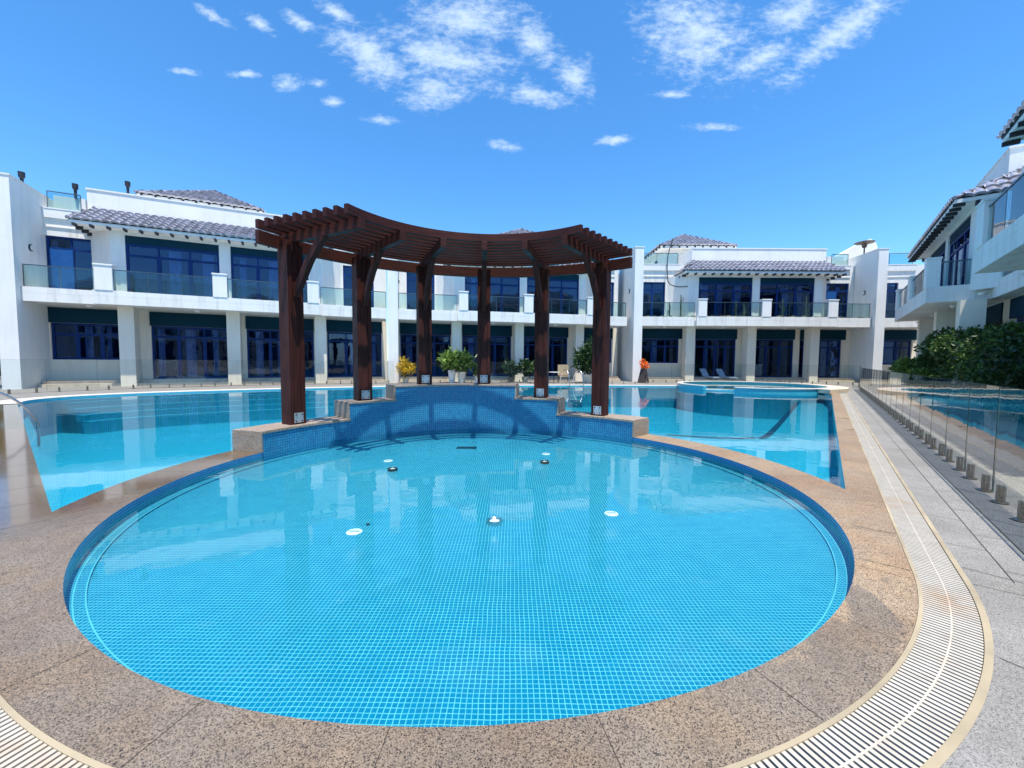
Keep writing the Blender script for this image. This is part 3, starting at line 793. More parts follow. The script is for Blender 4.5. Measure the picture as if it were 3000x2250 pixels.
def ridge(mb, a, b, r=0.075):
    a = Vector(a); b = Vector(b); n = max(2, int((b - a).length / 0.32))
    for i in range(n):
        p = a.lerp(b, i / n); q = a.lerp(b, (i + 1.12) / n)
        mb.tube([p + Vector((0, 0, .05)), q + Vector((0, 0, .03))], [r, r * 0.8], 8)

def window(parent, u0, u1, z0, z1, v, leaves=2, transom=True, name='window', frame='blue', fw=0.11, curtains=True, door_leaf=None):
    fr = MB(); d = 0.10
    fr.box(u0, u0 + fw, v, v + d, z0, z1); fr.box(u1 - fw, u1, v, v + d, z0, z1)
    fr.box(u0 + fw, u1 - fw, v, v + d, z1 - fw, z1); fr.box(u0 + fw, u1 - fw, v, v + d, z0, z0 + fw)
    zt = z1 - 0.55 if transom else z1 - fw
    if transom: fr.box(u0 + fw, u1 - fw, v + 0.004, v + d - .004, zt - fw, zt)
    for k in range(1, leaves):
        x = u0 + (u1 - u0) * k / leaves
        fr.box(x - fw * 0.8, x + fw * 0.8, v + 0.008, v + d - .008, z0 + fw, (zt - fw) if transom else zt)
        if transom: fr.box(x - fw * .35, x + fw * .35, v + 0.008, v + d - .008, zt, z1 - fw)
    w = fr.build(name, frame, parent)
    p = MB(); p.box(u0 + fw * .5, u1 - fw * .5, v + 0.045, v + 0.055, z0 + fw * .5, z1 - fw * .5); p.build('pane', 'pane', w)
    if door_leaf is not None:
        a, b = door_leaf; q_ = MB(); q_.box(u0 + (u1 - u0) * a, u0 + (u1 - u0) * b, v - 0.01, v + 0.03, z0 + fw, zt - fw); q_.build('door_leaf', 'blue2', w)
    if curtains:
        c = MB()
        for k in range(leaves):
            if rng.random() < 0.42: continue
            xa = u0 + (u1 - u0) * (k + rng.uniform(0.08, 0.4)) / leaves; wd = rng.uniform(0.2, 0.42) * (u1 - u0) / leaves
            n = 8
            for i in range(n):
                x0 = xa + wd * i / n; x1 = xa + wd * (i + 1) / n
                y0 = v + 0.3 + 0.04 * (i % 2); y1 = v + 0.3 + 0.04 * ((i + 1) % 2)
                c.face([(x0, y0, z0 + .05), (x1, y1, z0 + .05), (x1, y1, z1 - .12), (x0, y0, z1 - .12)])
        if c.f: c.build('curtain', 'curtain', w)
    return w

def wall_with_openings(mb, u0, u1, v0, v1, z0, z1, openings):
    xs = sorted({u0, u1, *[o[0] for o in openings], *[o[1] for o in openings]})
    for a, b in zip(xs[:-1], xs[1:]):
        ops = sorted([(o[2], o[3]) for o in openings if o[0] <= a + 1e-6 and o[1] >= b - 1e-6])
        z = z0
        for (p, q_) in ops:
            if p > z + 1e-4: mb.box(a, b, v0, v1, z, p)
            z = q_
        if z < z1 - 1e-4: mb.box(a, b, v0, v1, z, z1)

def house(O, deg, W=17.7, mirror=False, tower_mirror=False, left_fin=True, right_fin=False, side_v=0.35, name='terrace_house', label='', group='white terraced villas round the pool', cut=None, tower=True, left_end=None, seed=1, GO=None, par=None):
    global rng
    rng = random.Random(seed)
    root = empty(name, (O[0], O[1], 0), radians(deg), label, 'house', group)
    k = W / 17.7
    def mm(a, b):
        a *= k; b *= k
        return (W - b, W - a) if mirror else (a, b)
    U1 = cut if cut else W
    V = 2.5
    ok = lambda a, b: b <= U1 + 0.01
    # --- ground storey openings (u0,u1,z0,z1,leaves)
    G = [(0.9, 4.05, 1.4, 3.35, 3), (5.35, 8.6, 0.32, 3.35, 4), (10.0, 13.2, 0.32, 3.35, 3), (13.65, 14.1, 0.32, 3.35, 1), (15.1, 17.0, 0.32, 3.35, 2)]
    if GO: G = GO
    Us = [(0.85, 2.85, 4.66, 7.85, 2), (15.4, 17.35, 4.66, 7.85, 2)]
    wl_ = MB(); op = []
    for a, b, c, d, n in G:
        if not GO: a, b = mm(a, b)
        if ok(a, b): op.append((a, b, c, d))
    wall_with_openings(wl_, 0.0, U1, V, V + 0.3, 0.0, 4.2, op)
    gw_ = wl_; gw_.build('ground_storey_wall', 'cream', root); wl_ = MB()
    wall_with_openings(wl_, 0.0, U1, V + 0.3, 4.4, 4.2, 4.6, [])
    op2 = []
    for a, b, c, d, n in Us:
        a, b = mm(a, b)
        if ok(a, b): op2.append((a, b, c, d))
    bay0, bay1 = mm(4.2, 14.35)
    c0, c1 = mm(3.0, 15.55)
    bay = bay1 <= U1
    if bay: op2.append((c0 + 0.2, c1 - 0.2, 4.6, 8.1))
    wall_with_openings(wl_, 0.0, U1, V, V + 0.3, 4.6, 9.2, op2)
    wl_.box(0.0, U1, 4.4, 12.0, 0.0, 9.2)            # main block behind
    wl_.box(0.0, U1, V + 0.3, 4.4, 8.9, 9.2)
    wl_.build('upper_wall', 'white', root)
    # interior lining
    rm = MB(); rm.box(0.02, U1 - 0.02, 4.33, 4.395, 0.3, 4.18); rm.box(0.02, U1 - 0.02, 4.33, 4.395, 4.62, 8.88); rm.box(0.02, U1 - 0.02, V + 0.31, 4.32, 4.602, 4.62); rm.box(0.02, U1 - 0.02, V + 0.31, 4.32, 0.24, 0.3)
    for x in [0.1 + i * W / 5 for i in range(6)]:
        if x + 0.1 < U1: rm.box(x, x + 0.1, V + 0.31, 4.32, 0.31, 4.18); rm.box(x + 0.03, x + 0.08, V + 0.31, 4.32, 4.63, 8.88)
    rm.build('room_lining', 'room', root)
    # ground windows + teal bands
    for i, (a, b, c, d, n) in enumerate(G):
        if not GO: a, b = mm(a, b)
        if not ok(a, b): continue
        window(root, a, b, c, d, V + 0.1, n)
        tb = MB(); ex = 0.25 if i in (0, 4) and not GO else 0.02
        tb.box(max(a, 0.34) - ex * (1 if mirror else 0) - .01, b + ex * (0 if mirror else 1) + .01, V - 0.06, V - 0.002, 3.35, 4.14)
        if i != 3: tb.build('fascia_panel', 'teal', root)
        else: tb.build('fascia_panel', 'teal', root)
    for i, (a, b, c, d, n) in enumerate(Us):
        a, b = mm(a, b)
        if not ok(a, b): continue
        window(root, a, b, c, d, V + 0.1, n, door_leaf=(0.06, 0.52) if i == 1 else None)
    # cornice lines and terrace parapets over the recesses
    cn = MB()
    for (a, b) in ((0.34, 4.0), (15.0, 17.36)):
        a, b = mm(a, b)
        if ok(a, b):
            cn = MB(); cn.box(a, b, V - 0.05, V - 0.002, 8.28, 8.34); cn.build('cornice', 'white2', root)
            cn = MB(); cn.box(a, b, V - 0.09, V - 0.002, 8.75, 9.2); cn.box(a, b, V - 0.11, V + 0.3, 9.202, 9.26); cn.build('cornice', 'white2', root)
    def railing(pts, z0, z1, parent, terrace=False):
        """glass railing along local (u,v) points"""
        hr = MB(); g = MB(); posts = MB()
        for a, b in zip(pts[:-1], pts[1:]):
            A = Vector((a[0], a[1], z1)); B = Vector((b[0], b[1], z1)); hr.beam(A, B, 0.05, 0.045)
            n = max(1, int(round((B - A).length / 1.6)))
            for i in range(n):
                p = A.lerp(B, (i + 0.012) / n); q_ = A.lerp(B, (i + 0.988) / n)
                d = (B - A).normalized(); s = Vector((-d.y, d.x, 0)) * 0.006
                g.hexa([(x.x, x.y, z) for z in (z0 + 0.03, z1 - 0.03) for x in (p - s, q_ - s, q_ + s, p + s)])
            for i in range(n + 1):
                p = A.lerp(B, i / n); posts.box(p.x - 0.016, p.x + 0.016, p.y + 0.012, p.y + 0.04, z0, z1 - .025)
        o = hr.build('handrail', 'rail', parent)
        g.build('rail_glass', 'railglass', o); posts.build('rail_posts', 'rail', o)
    for (a, b) in ((0.5, 3.8), (15.9, 17.2)):
        a, b = mm(a, b)
        if ok(a, b): railing([(a, V + 0.05), (b, V + 0.05)], 9.26, 10.12, root)
    # fins
    def fin(u, nm='fin_wall'):
        f = MB(); f.box(u - 0.32, u + 0.32, -0.02, 4.38, 0.0, 9.86); f.box(u - 0.36, u + 0.36, -0.05, 4.38, 9.862, 9.93)
        o = f.build(nm, 'white2', root)
        for sx in (-1, 1):
            l = MB(); c = Vector((u + sx * 0.32, 1.3, 6.9)); l.tube([c, c + Vector((sx * 0.05, 0, 0))], 0.17, 16); w = l.build('wall_lamp', 'bracket', o)
            l = MB(); l.tube([c + Vector((sx * .05, 0, 0)), c + Vector((sx * 0.085, 0, 0))], 0.13, 16); l.build('lens', 'white2', w)
    if left_fin: fin(-0.0)
    if right_fin: fin(W)
    # balcony slabs
    sl = MB()
    m0, m1 = mm(4.3, 14.7)
    def slab(a, b, v0):
        sl.box(a, b, v0, V - .002, 4.2, 4.6); sl.box(a, b, v0 - 0.002, v0 + 0.16, 4.602, 4.88)
    if m1 <= U1:
        slab(m0, m1, 0.0)
        if side_v > 1:
            for x in (m0, m1 - 0.16): sl.box(x, x + 0.16, 0.16, side_v, 4.602, 4.878)
    for (a, b) in ((0.33, 4.3), (14.7, 17.37)):
        a, b = mm(a, b)
        if a > b: continue
        if ok(a, b): slab(a + (0.002 if a > 5 else 0), b - .002, side_v)
    sl.build('balcony_slab', 'white', root)
    st_ = MB()
    if m1 <= U1:
        PU = [mm(4.4, 5.02), mm(9.05, 9.72), mm(13.9, 14.6)]
        PU = sorted(PU)
        for (a, b) in PU:
            f = MB(); f.box(a, b, -0.03, 0.42, 4.882, 6.10); f.box(a - 0.03, b + 0.03, -0.06, 0.45, 6.10, 6.18); f.build('balcony_pier', 'white2', root, bevel=0.012)
        railing([(PU[0][1], 0.08), (PU[1][0], 0.08)], 4.88, 5.93, root); railing([(PU[1][1], 0.08), (PU[2][0], 0.08)], 4.88, 5.93, root)
        if side_v > 1:
            railing([(m0 + .08, 0.45), (m0 + .08, side_v)], 4.88, 5.93, root); railing([(m1 - .08, 0.45), (m1 - .08, side_v)], 4.88, 5.93, root)
    for (a, b) in ((0.36, 4.3), (14.75, 17.3)):
        a, b = mm(a, b)
        if ok(a, b): railing([(a, side_v + 0.08), (b, side_v + 0.08)], 4.88, 5.93, root)
    # ground columns
    for (a, b) in ((4.0, 4.66), (8.65, 9.3), (13.45, 14.1)):
        a, b = mm(a, b)
        if ok(a, b):
            f = MB(); f.box(a, b, 1.0, 1.75, 0.0, 4.198); f.build('column', 'cream', root)
    f = MB(); f.box(0.35, U1 - 0.35, 1.50, V - 0.001, 0.0, 0.31); f.box(0.35, U1 - 0.35, 1.16, 1.50, 0.0, 0.16)
    f.build('entrance_step', 'step', root)
    for u in (2.4, 6.9, 11.6, 16.0):
        if u < U1 - 1:
            l = MB(); l.lathe([(0, -0.10), (0.1, -0.085), (0.14, -0.03), (0.15, 0)], (u, 1.2, 4.2), 14); l.build('soffit_light', 'whiteplastic', root)
    if bay:
        # projecting bay with two wide windows
        bw = MB(); w1 = mm(4.95, 9.05); w2 = mm(9.6, 13.77); wins = sorted([w1, w2])
        wall_with_openings(bw, bay0, bay1, 1.3, 1.55, 4.6, 8.199, [(w[0], w[1], 4.66, 8.02) for w in wins])
        for (ua, ub) in ((bay0, c0), (bay1, c1)):
            s = 1 if ub > ua else -1
            bw.hexa([(ua, 1.3, 4.6), (ub, V, 4.6), (ub - s * 0.3, V + 0.02, 4.6), (ua, 1.56, 4.6), (ua, 1.3, 8.199), (ub, V, 8.199), (ub - s * 0.3, V + 0.02, 8.199), (ua, 1.56, 8.199)])
        bw.build('bay_wall', 'white2', root)
        for w in wins:
            tb = MB(); tb.box(w[0] + .003, w[1] - .003, 1.36, 1.44, 7.60, 8.018); tb.build('fascia_panel', 'teal', root)
            window(root, w[0], w[1], 4.66, 7.60, 1.38, 3)
        # tiled skirt roof
        e0, e1 = mm(3.6, 15.7); t0, t1 = mm(5.2, 15.35)
        ev, tv, ze, zt = 0.55, 3.0, 8.36, 9.66
        if not mirror: bl, br = 3.4, 1.2
        else: bl, br = 1.2, 3.4
        rt = MB()
        tile_roof_face(rt, (e0, ev, ze), (e1, ev, ze), (t0, tv, zt), (t1, tv, zt))
        tile_roof_face(rt, (e0, tv + bl * .5, ze), (e0, ev, ze), (t0, tv + bl * .5, zt), (t0, tv, zt))
        tile_roof_face(rt, (e1, ev, ze), (e1, tv + br * .5, ze), (t1, tv, zt), (t1, tv + br * .5, zt))
        ridge(rt, (e0, ev, ze), (t0, tv, zt)); ridge(rt, (e1, ev, ze), (t1, tv, zt))
        rf = rt.build('roof', 'rooftile', root)
        fa = MB(); fa.box(e0 + 0.05, e1 - 0.05, ev + 0.04, ev + 0.1, 8.19, 8.335); fa.box(e0 + .05, e0 + .11, ev + .1, tv + bl * .5, 8.19, 8.335); fa.box(e1 - .11, e1 - .05, ev + .1, tv + br * .5, 8.19, 8.335)
        fa.box(e0 + .11, e1 - .11, ev + .1, V - .01, 8.20, 8.25); fa.build('eave_board', 'white2', rf)
        def tail(x0, x1, y0, y1, z0, z1, par):
            b_ = MB(); b_.box(x0, x1, y0, y1, z0, z1); b_.build('rafter_tail', 'bracket', par)
        n = 19
        for i in range(n):
            x = e0 + 0.2 + (e1 - e0 - 0.4) * i / (n - 1)
            tail(x - 0.045, x + 0.045, ev + 0.0, ev + 0.36, 8.07, 8.188, rf)
        for sx, xx, ln in ((-1, e0, bl), (1, e1, br)):
            for i in range(1, 6):
                y = ev + 0.1 + i * 0.6
                if y < tv + ln * .5: tail(xx + (.05 if sx < 0 else -.32), xx + (.32 if sx < 0 else -.05), y - .05, y + .05, 8.02, 8.188, rf)
        # parapet block above the roof
        p0, p1 = mm(5.1, 15.8); pb = MB(); pv = 3.0
        if par: pv, p1 = par
        pb.box(p0, p1, pv, 7.6, 9.202, 10.62); pb.box(p0 - 0.04, p1 + 0.04, pv - 0.04, 7.64, 10.62, 10.70)
        q0, q1 = mm(15.8, 17.1) ; q0 += .04 if not mirror else 0; q1 -= .04 if mirror else 0
        pb.box(q0 + .005, q1 - .005, 2.9, 3.2, 9.262, 10.05); pb.build('parapet', 'white2', root)
    if tower and bay:
        a, b = (W - 9.2, W - 4.0) if tower_mirror else (4.0, 9.2)
        tw = MB(); tw.box(a, b, 5.7, 11.3, 9.21, 11.45); 
        t = tw.build('roof_tower', 'white2', root)
        l = MB(); c = Vector((a, 8.0, 10.4)); l.tube([c + Vector((-0.03, 0, 0)), c + Vector((.01, 0, 0))], 0.45, 18); l.build('oval_window', 'bracket', t)
        A, B, Y0, Y1, z = a - 0.7, b + 0.7, 5.0, 12.0, 11.45; ap = Vector(((a + b) / 2, 8.5, 13.35))
        rt = MB(); e = 0.05
        for p, q_ in (((A, Y0, z), (B, Y0, z)), ((B, Y0, z), (B, Y1, z)), ((B, Y1, z), (A, Y1, z)), ((A, Y1, z), (A, Y0, z))):
            d = (Vector(q_) - Vector(p)).normalized() * e
            tile_roof_face(rt, p, q_, ap - d, ap + d)
            ridge(rt, p, ap)
        rt.build('tower_roof', 'rooftile', t)
        m = MB(); m.box(A + .06, B - .06, Y0 + .06, Y1 - .06, 11.22, 11.42); m.build('eave_board', 'white2', t)
        for i in range(10):
            x = A + 0.3 + (B - A - .6) * i / 9; tail(x - .045, x + .045, Y0 - 0.03, Y0 + .058, 11.24, 11.40, t)
            y = Y0 + 0.3 + (Y1 - Y0 - .6) * i / 9; tail(A - .03, A + .058, y - .045, y + .045, 11.24, 11.40, t)
    return root

HA = house((-23.5, 19.05), 25.98, W=17.46, mirror=True, tower_mirror=False, left_fin=True, label='white two storey villa at the left, nearest facade with open blue balcony door', seed=3, GO=[(0.36, 3.33, 1.4, 3.35, 3), (4.47, 8.14, 0.32, 3.35, 3), (9.06, 12.8, 0.32, 3.35, 3), (13.6, 17.1, 0.32, 3.35, 3)])
HB = house((-7.8, 26.7), 13.4, W=17.35, mirror=False, tower_mirror=True, left_fin=True, label='white two storey villa in the middle, seen behind the timber pergola', seed=5, GO=[(0.36, 3.95, 0.32, 3.35, 3), (4.8, 8.53, 0.32, 3.35, 3), (9.5, 13.1, 0.32, 3.35, 3), (14.4, 16.9, 1.4, 3.35, 2)])
HC = house((9.3, 30.3), 0.0, W=17.9, mirror=False, tower_mirror=False, left_fin=True, label='white two storey villa right of the pergola, facing straight on behind the spa', seed=8)
HD = house((27.2, 30.3), -8.0, W=17.7, mirror=False, left_fin=True, cut=6.0, tower=False, label='narrow corner end of the white terrace, right of the last tall fin wall', seed=9)
HE = house((26.65, 28.95), -127.7, W=17.9, mirror=True, tower=False, left_fin=False, side_v=1.9, par=(2.4, 12.3), label='white villa in shade at the right, long tiled eave above the hedge', seed=10)
HF = house((26.65 - 17.9 * 0.6115, 28.95 - 17.9 * 0.791), -127.7, W=17.9, mirror=True, tower=False, left_fin=False, side_v=1.9, par=(2.4, 12.3), label='nearest white villa at the right edge, only balcony corner and tiled eave showing', seed=11)

# slack cable from the roof to the bay of the villa behind the spa
m = MB(); m.tube(smooth([Vector(p) for p in [(3.3, 2.3, 11.2), (2.95, 2.3, 9.9), (2.9, 2.25, 8.6), (3.0, 2.1, 7.7), (3.5, 1.7, 7.35), (4.15, 1.25, 7.3)]], 4), 0.035, 6); m.build('cable', 'bolt', HC)
# villas across the court, standing behind the camera: the window glass mirrors them
for (x, y, rz, lb) in ((12.0, -24.0, 183.0, 'white villa across the court behind the camera, mirrored in the right windows'), (-7.5, -25.5, 178.0, 'white villa across the court behind the camera, mirrored in the left windows')):
    c = copy_tree(HC); c.location = (x, y, 0); c.rotation_euler = (0, 0, radians(rz)); c['label'] = lb
# flues on the left villa roof
for (u, v, z) in ((-0.1, 1.9, 9.93), (1.5, 2.8, 10.0), (3.5, 3.3, 10.7), (13.6, 3.4, 10.7)):
    m = MB(); m.tube([(u, v, z), (u, v, z + 0.45), (u, v, z + 0.5), (u, v, z + 0.75)], [0.06, 0.07, 0.12, 0.13], 10); m.build('flue_pipe', 'bracket', HA)
# curved stair parapet on the corner villa
m = MB()
prof = [(-0.6, 9.2), (2.9, 9.2), (2.9, 11.2), (2.7, 11.75), (2.3, 12.0), (1.9, 11.85), (0.9, 11.3), (-0.6, 10.4)]
for i in range(len(prof)):
    a = prof[i]; b = prof[(i + 1) % len(prof)]
    m.face([(a[0], 5.0, a[1]), (b[0], 5.0, b[1]), (b[0], 5.8, b[1]), (a[0], 5.8, a[1])])
m.face([(a, 5.0, b) for a, b in prof]); m.face([(a, 5.8, b) for a, b in prof[::-1]])
m.build('stair_parapet', 'white2', HD)
# patio heater on the roof terrace
ph = empty('patio_heater', (28.9, 34.0, 9.2), 0, 'brown mushroom shaped patio heater on the roof terrace by the curved parapet', 'patio heater')
m = MB(); m.tube([(0, 0, 0), (0, 0, 2.0)], 0.05, 10); m.build('pole', 'heater', ph)
m = MB(); m.lathe([(0.28, 0), (0.28, 0.5), (0.2, 0.56), (0, 0.56)], n=18); m.build('base', 'heater', ph)
m = MB(); m.lathe([(0.14, 1.8), (0.2, 2.05), (0.66, 2.16), (0.68, 2.2), (0.25, 2.32), (0, 2.35)], n=24); m.build('hood', 'heater', ph)

# ------------------------------------------------------------------ glass fences
def spigot_mesh():
    m = MB(); m.lathe([(0.065, 0.0), (0.065, 0.009), (0.034, 0.014)], (0, 0, 0), 16)
    for s in (-1, 1): m.box(-0.031, 0.031, 0.008 * s if s > 0 else -0.031, 0.031 if s > 0 else -0.008, 0.01, 0.185)
    m.box(-0.0255, 0.0255, -0.0079, 0.0079, 0.01, 0.055)
    return m
def fence(pts, root, pw=1.25, h0=0.07, h1=1.25, face=2):
    first = None
    for a, b in zip(pts[:-1], pts[1:]):
        a = Vector(a); b = Vector(b); L = (b - a).length; n = max(1, round(L / pw)); d = (b - a) / L
        ang = atan2(d.y, d.x)
        for i in range(n):
            p = a + d * (L * i / n + 0.012); q_ = a + d * (L * (i + 1) / n - 0.012)
            w = (q_ - p).length
            g = MB(); g.box(0, w, -0.006, 0.006, h0, h1); o = g.build('glass_panel', 'fglass', root, loc=(p.x, p.y, 0)); o.rotation_euler = (0, 0, ang)
            o.data.materials.append(M['clear'])
            for pi_, pl in enumerate(o.data.polygons): pl.material_index = 0 if pi_ == face else 1
            e = MB()
            for x in (-0.003, w): e.box(x, x + 0.003, -0.0065, 0.0065, h0, h1)
            e.box(-.003, w + .003, -0.0062, 0.0062, h1, h1 + 0.003)
            eo = e.build('panel_edge', 'edge', o)
            for fx in (0.22, 0.78):
                if first is None:
                    s = spigot_mesh().build('spigot', 'spig', root, bevel=0); first = s
                else:
                    s = first.copy(); COL.objects.link(s); s.parent = root
                c = p + d * w * fx; s.location = (c.x, c.y, 0.012); s.rotation_euler = (0, 0, ang)
fr = empty('glass_fence', (0, 0, 0), 0, 'frameless glass fence on steel spigots running along the right paving', 'fence')
fence([Rp(5.12, -3.0), Rp(5.12, 26.2)], fr, 1.17, face=4)
ff = empty('glass_fence', (0, 0, 0), 0, 'frameless glass fence curving along the far side of the big pool', 'fence')
fence([(-21.0, 14.8), (-20.2, 17.6), (-18.4, 20.2), (-15.3, 22.6), (-11.6, 24.6), (-7.6, 26.1)], ff, 1.5, 0.07, 1.42)
fence([(-7.3, 26.3), (-3.0, 27.3), (0.8, 27.9)], ff, 1.5, 0.07, 1.42)
fg = empty('glass_fence', (0, 0, 0), 0, 'glass fence behind the raised spa, closing off the villa at the far right', 'fence')
fence([(9.9, 29.6), (15.0, 29.4), (21.0, 28.9), (23.6, 27.6), (20.5, 23.9)], fg, 1.6, 0.07, 1.35)
# small spigots left along the white edge where the fence panels are taken off
sp_first = None
for i in range(11):
    x = 1.2 + i * 0.78; y = 26.55 + i * 0.06
    if sp_first is None: sp_first = spigot_mesh().build('fence_spigot', 'steel'); s = sp_first
    else: s = sp_first.copy(); COL.objects.link(s)
    s.location = (x, y, 0.0); tag(s, 'short steel spigot without glass, on the far pool edge between ladder and spa', 'spigot', 'bare spigots on the far pool edge')

# ------------------------------------------------------------------ handrail, ladder
hr = MB()
base = Vector((-10.65, 9.06)); o_ = Vector((-0.6115, -0.791))
P = []
for (t, z) in ((0.0, -0.5), (0.0, -0.06), (0.06, 0.2), (0.2, 0.45), (0.45, 0.70), (0.75, 0.85), (1.05, 0.86), (1.3, 0.74), (1.42, 0.5), (1.45, 0.0)):
    P.append(Vector((base.x + o_.x * t, base.y + o_.y * t, z)))
PP = smooth(P, 5)
hr.tube(PP, 0.026, 12); o = hr.build('pool_handrail', 'steel', None); tag(o, 'curved stainless handrail dipping into the big pool at the left edge', 'handrail')
m = MB(); m.lathe([(0.055, 0.0), (0.055, 0.015), (0.03, 0.02)], (P[-1].x, P[-1].y, 0.0), 16); m.build('foot_flange', 'steel', o)
ld = empty('pool_ladder', (3.75, 25.2, 0), 0, 'white steel pool ladder hoops on the far edge', 'ladder')
for dx in (-0.42, 0.42):
    m = MB(); pts = [Vector((dx - 0.24, 0.75, 0)), Vector((dx - 0.22, 0.7, 0.5)), Vector((dx - .1, 0.5, 0.85)), Vector((dx, 0.25, 0.95)), Vector((dx + .1, 0.0, 0.85)), Vector((dx + .2, -0.25, 0.3)), Vector((dx + .22, -0.3, -0.9))]
    m.tube(smooth(pts, 5), 0.028, 10); m.build('rail', 'steel', ld)
for z in (-0.3, -0.6, -0.85):
    m = MB(); m.box(-0.2, 0.62, -0.38, -0.26, z, z + .03); m.build('tread', 'whiteplastic', ld)

# ------------------------------------------------------------------ plants
def leaf(mb, p, d, up, L, W):
    s = d.cross(up)
    if s.length < 1e-3: s = Vector((1, 0, 0))
    s.normalize(); n = s.cross(d).normalized()
    a = p; b = p + d * L * 0.45 + s * W / 2 + n * L * 0.06; c = p + d * L - n * L * 0.12; e = p + d * L * 0.45 - s * W / 2 + n * L * 0.06
    mb.face([a, b, c, e], [(0, 0)] * 4)
def rdir():
    while True:
        v = Vector((rng.uniform(-1, 1), rng.uniform(-1, 1), rng.uniform(-1, 1)))
        if 0.05 < v.length < 1: return v.normalized()
def foliage(name, mat, parent, lumps, n, L, W):
    """leaf clumps through the volume of a set of ellipsoid lumps"""
    mb = MB(); tot = sum(r[3] * r[4] for r in lumps)
    for (x, y, z, rx, rz) in lumps:
        k = int(n * rx * rz / tot)
        for _ in range(k // 6):
            d = rdir(); rr = rng.uniform(0.45, 1.05) ** 0.6
            c = Vector((x + d.x * rx * rr, y + d.y * rx * rr, z + d.z * rz * rr))
            for _ in range(6):
                dd = (rdir() + d * 0.7 + Vector((0, 0, 0.15))).normalized()
                leaf(mb, c + rdir() * L * 0.5, dd, rdir(), L * rng.uniform(0.6, 1.3), W * rng.uniform(0.7, 1.2))
    return mb.build(name, mat, parent)
def stems(parent, n, h, spread, r=0.02, mat='bark', name='stem', lean=0.0):
    m = MB()
    for i in range(n):
        a = rng.uniform(0, 2 * pi); s = spread * rng.uniform(0.3, 1)
        m.tube([(0, 0, 0), (cos(a) * s * .35, sin(a) * s * .35, h * .5), (cos(a) * s, sin(a) * s, h)], [r, r * .8, r * .5], 6)
    return m.build(name, mat, parent)
# hedge along the right villa: separate shrubs
rng = random.Random(21)
HED = [(12.3, 8.9, 1.45, 2.5), (15.2, 9.0, 1.5, 2.75), (18.2, 9.1, 1.55, 3.0), (21.3, 9.1, 1.8, 3.3), (24.2, 9.1, 1.5, 3.2)]
labs = ['dark tall shrub cut by the right edge of the picture', 'dense dark shrub second from the right edge, in front of the shaded villa', 'tall leafy shrub in the middle of the hedge row', 'tall shrub with pale lit top left of the hedge middle', 'leafy shrub at the far left end of the tall hedge']
for (t, d, r, h), lb in zip(HED, labs):
    p = Rp(d, t); root = empty('hedge_shrub', (p.x, p.y, 0), 0, lb, 'shrub', 'tall green shrubs in the hedge on the right')
    lumps = [(rng.uniform(-.5, .5), rng.uniform(-.5, .5), h * f, r * rr, h * 0.24) for f, rr in ((0.22, 1.1), (0.45, 1.15), (0.68, 1.1))]
    lumps += [(rng.uniform(-1, 1) * r * .7, rng.uniform(-1, 1) * r * .7, h * rng.uniform(.6, .82), r * .45, h * .16) for _ in range(6)]
    foliage('crown', 'leaf' if 15 < t < 25 else 'leafd', root, lumps, 14000, 0.15, 0.10)
    stems(root, 6, h * .7, r * .6, 0.05, name='trunk')
for (t, d, h, r, mt, lb) in ((25.6, 7.4, 1.9, 1.0, 'leafl', 'pale green frangipani shrub beside the last tall fin wall'), (23.6, 7.3, 1.25, 0.55, 'leafl', 'small bright green bush at the foot of the hedge'), (26.5, 8.9, 2.1, 1.1, 'leafd', 'rounded dark bush between the frangipani and the tall hedge')):
    p = Rp(d, t); root = empty('garden_shrub', (p.x, p.y, 0), 0, lb, 'shrub')
    foliage('crown', mt, root, [(0, 0, h * .6, r, h * .32), (r * .5, 0, h * .7, r * .5, h * .22), (-r * .5, 0.2, h * .65, r * .5, h * .25)], 2600, 0.2, 0.11)
    stems(root, 5, h * .6, r * .5, 0.03, name='trunk')
# trees behind the left end
root = empty('garden_tree', (-26.2, 20.0, 0), 0, 'green tree at the far left edge behind the end wall', 'tree')
foliage('crown', 'leaf', root, [(0, 0, 3.2, 1.6, 1.2), (0.6, 0.3, 2.0, 1.4, 1.0), (-.5, 0, 1.2, 1.3, 1.0)], 6000, 0.2, 0.12); stems(root, 4, 2.6, .6, .08, name='trunk')
# potted plants on the far edge
def pot(x, y, r, h, mat, plant, lb, z=0.0, shape='round'):
    root = empty('potted_plant', (x, y, z), rng.uniform(0, 6), lb, 'potted plant')
    m = MB()
    if shape == 'round': m.lathe([(0, 0.005), (r * .68, 0.0), (r * .8, h * .4), (r, h * .95), (r * 1.05, h), (r * .92, h), (r * .88, h * .88), (0, h * .88)], n=20)
    else: m.hexa([(-r * .6, -r * .6, 0), (r * .6, -r * .6, 0), (r * .6, r * .6, 0), (-r * .6, r * .6, 0), (-r * .3, -r * .3, h), (r * .3, -r * .3, h), (r * .3, r * .3, h), (-r * .3, r * .3, h)])
    m.build('pot', mat, root)
    mt, n, L, W, hh, rr = plant
    foliage('foliage', mt, root, [(0, 0, h + hh * .55, rr * .75, hh * .35), (rr * .35, 0, h + hh * .78, rr * .45, hh * .3), (-rr * .4, .1, h + hh * .5, rr * .5, hh * .22)], int(n * .75), L * 1.15, W); stems(root, 5, h + hh * .5, rr * .5, .018)
    return root
rng = random.Random(5)
pot(-6.95, 26.5, 0.22, 0.35, 'potc', ('leafy', 420, .3, .1, 1.05, .55), 'yellow leaved croton in a low pot left of the white pots')
pot(-4.0, 27.0, 0.26, 0.85, 'pot', ('leafl', 620, .42, .13, 1.0, .7), 'leafy green plant in a tall white pot, left of the pair')
pot(-3.35, 27.0, 0.30, 0.75, 'potc', ('leaf', 620, .40, .13, 1.1, .75), 'leafy plant in a cream pot, right of the tall white pot')
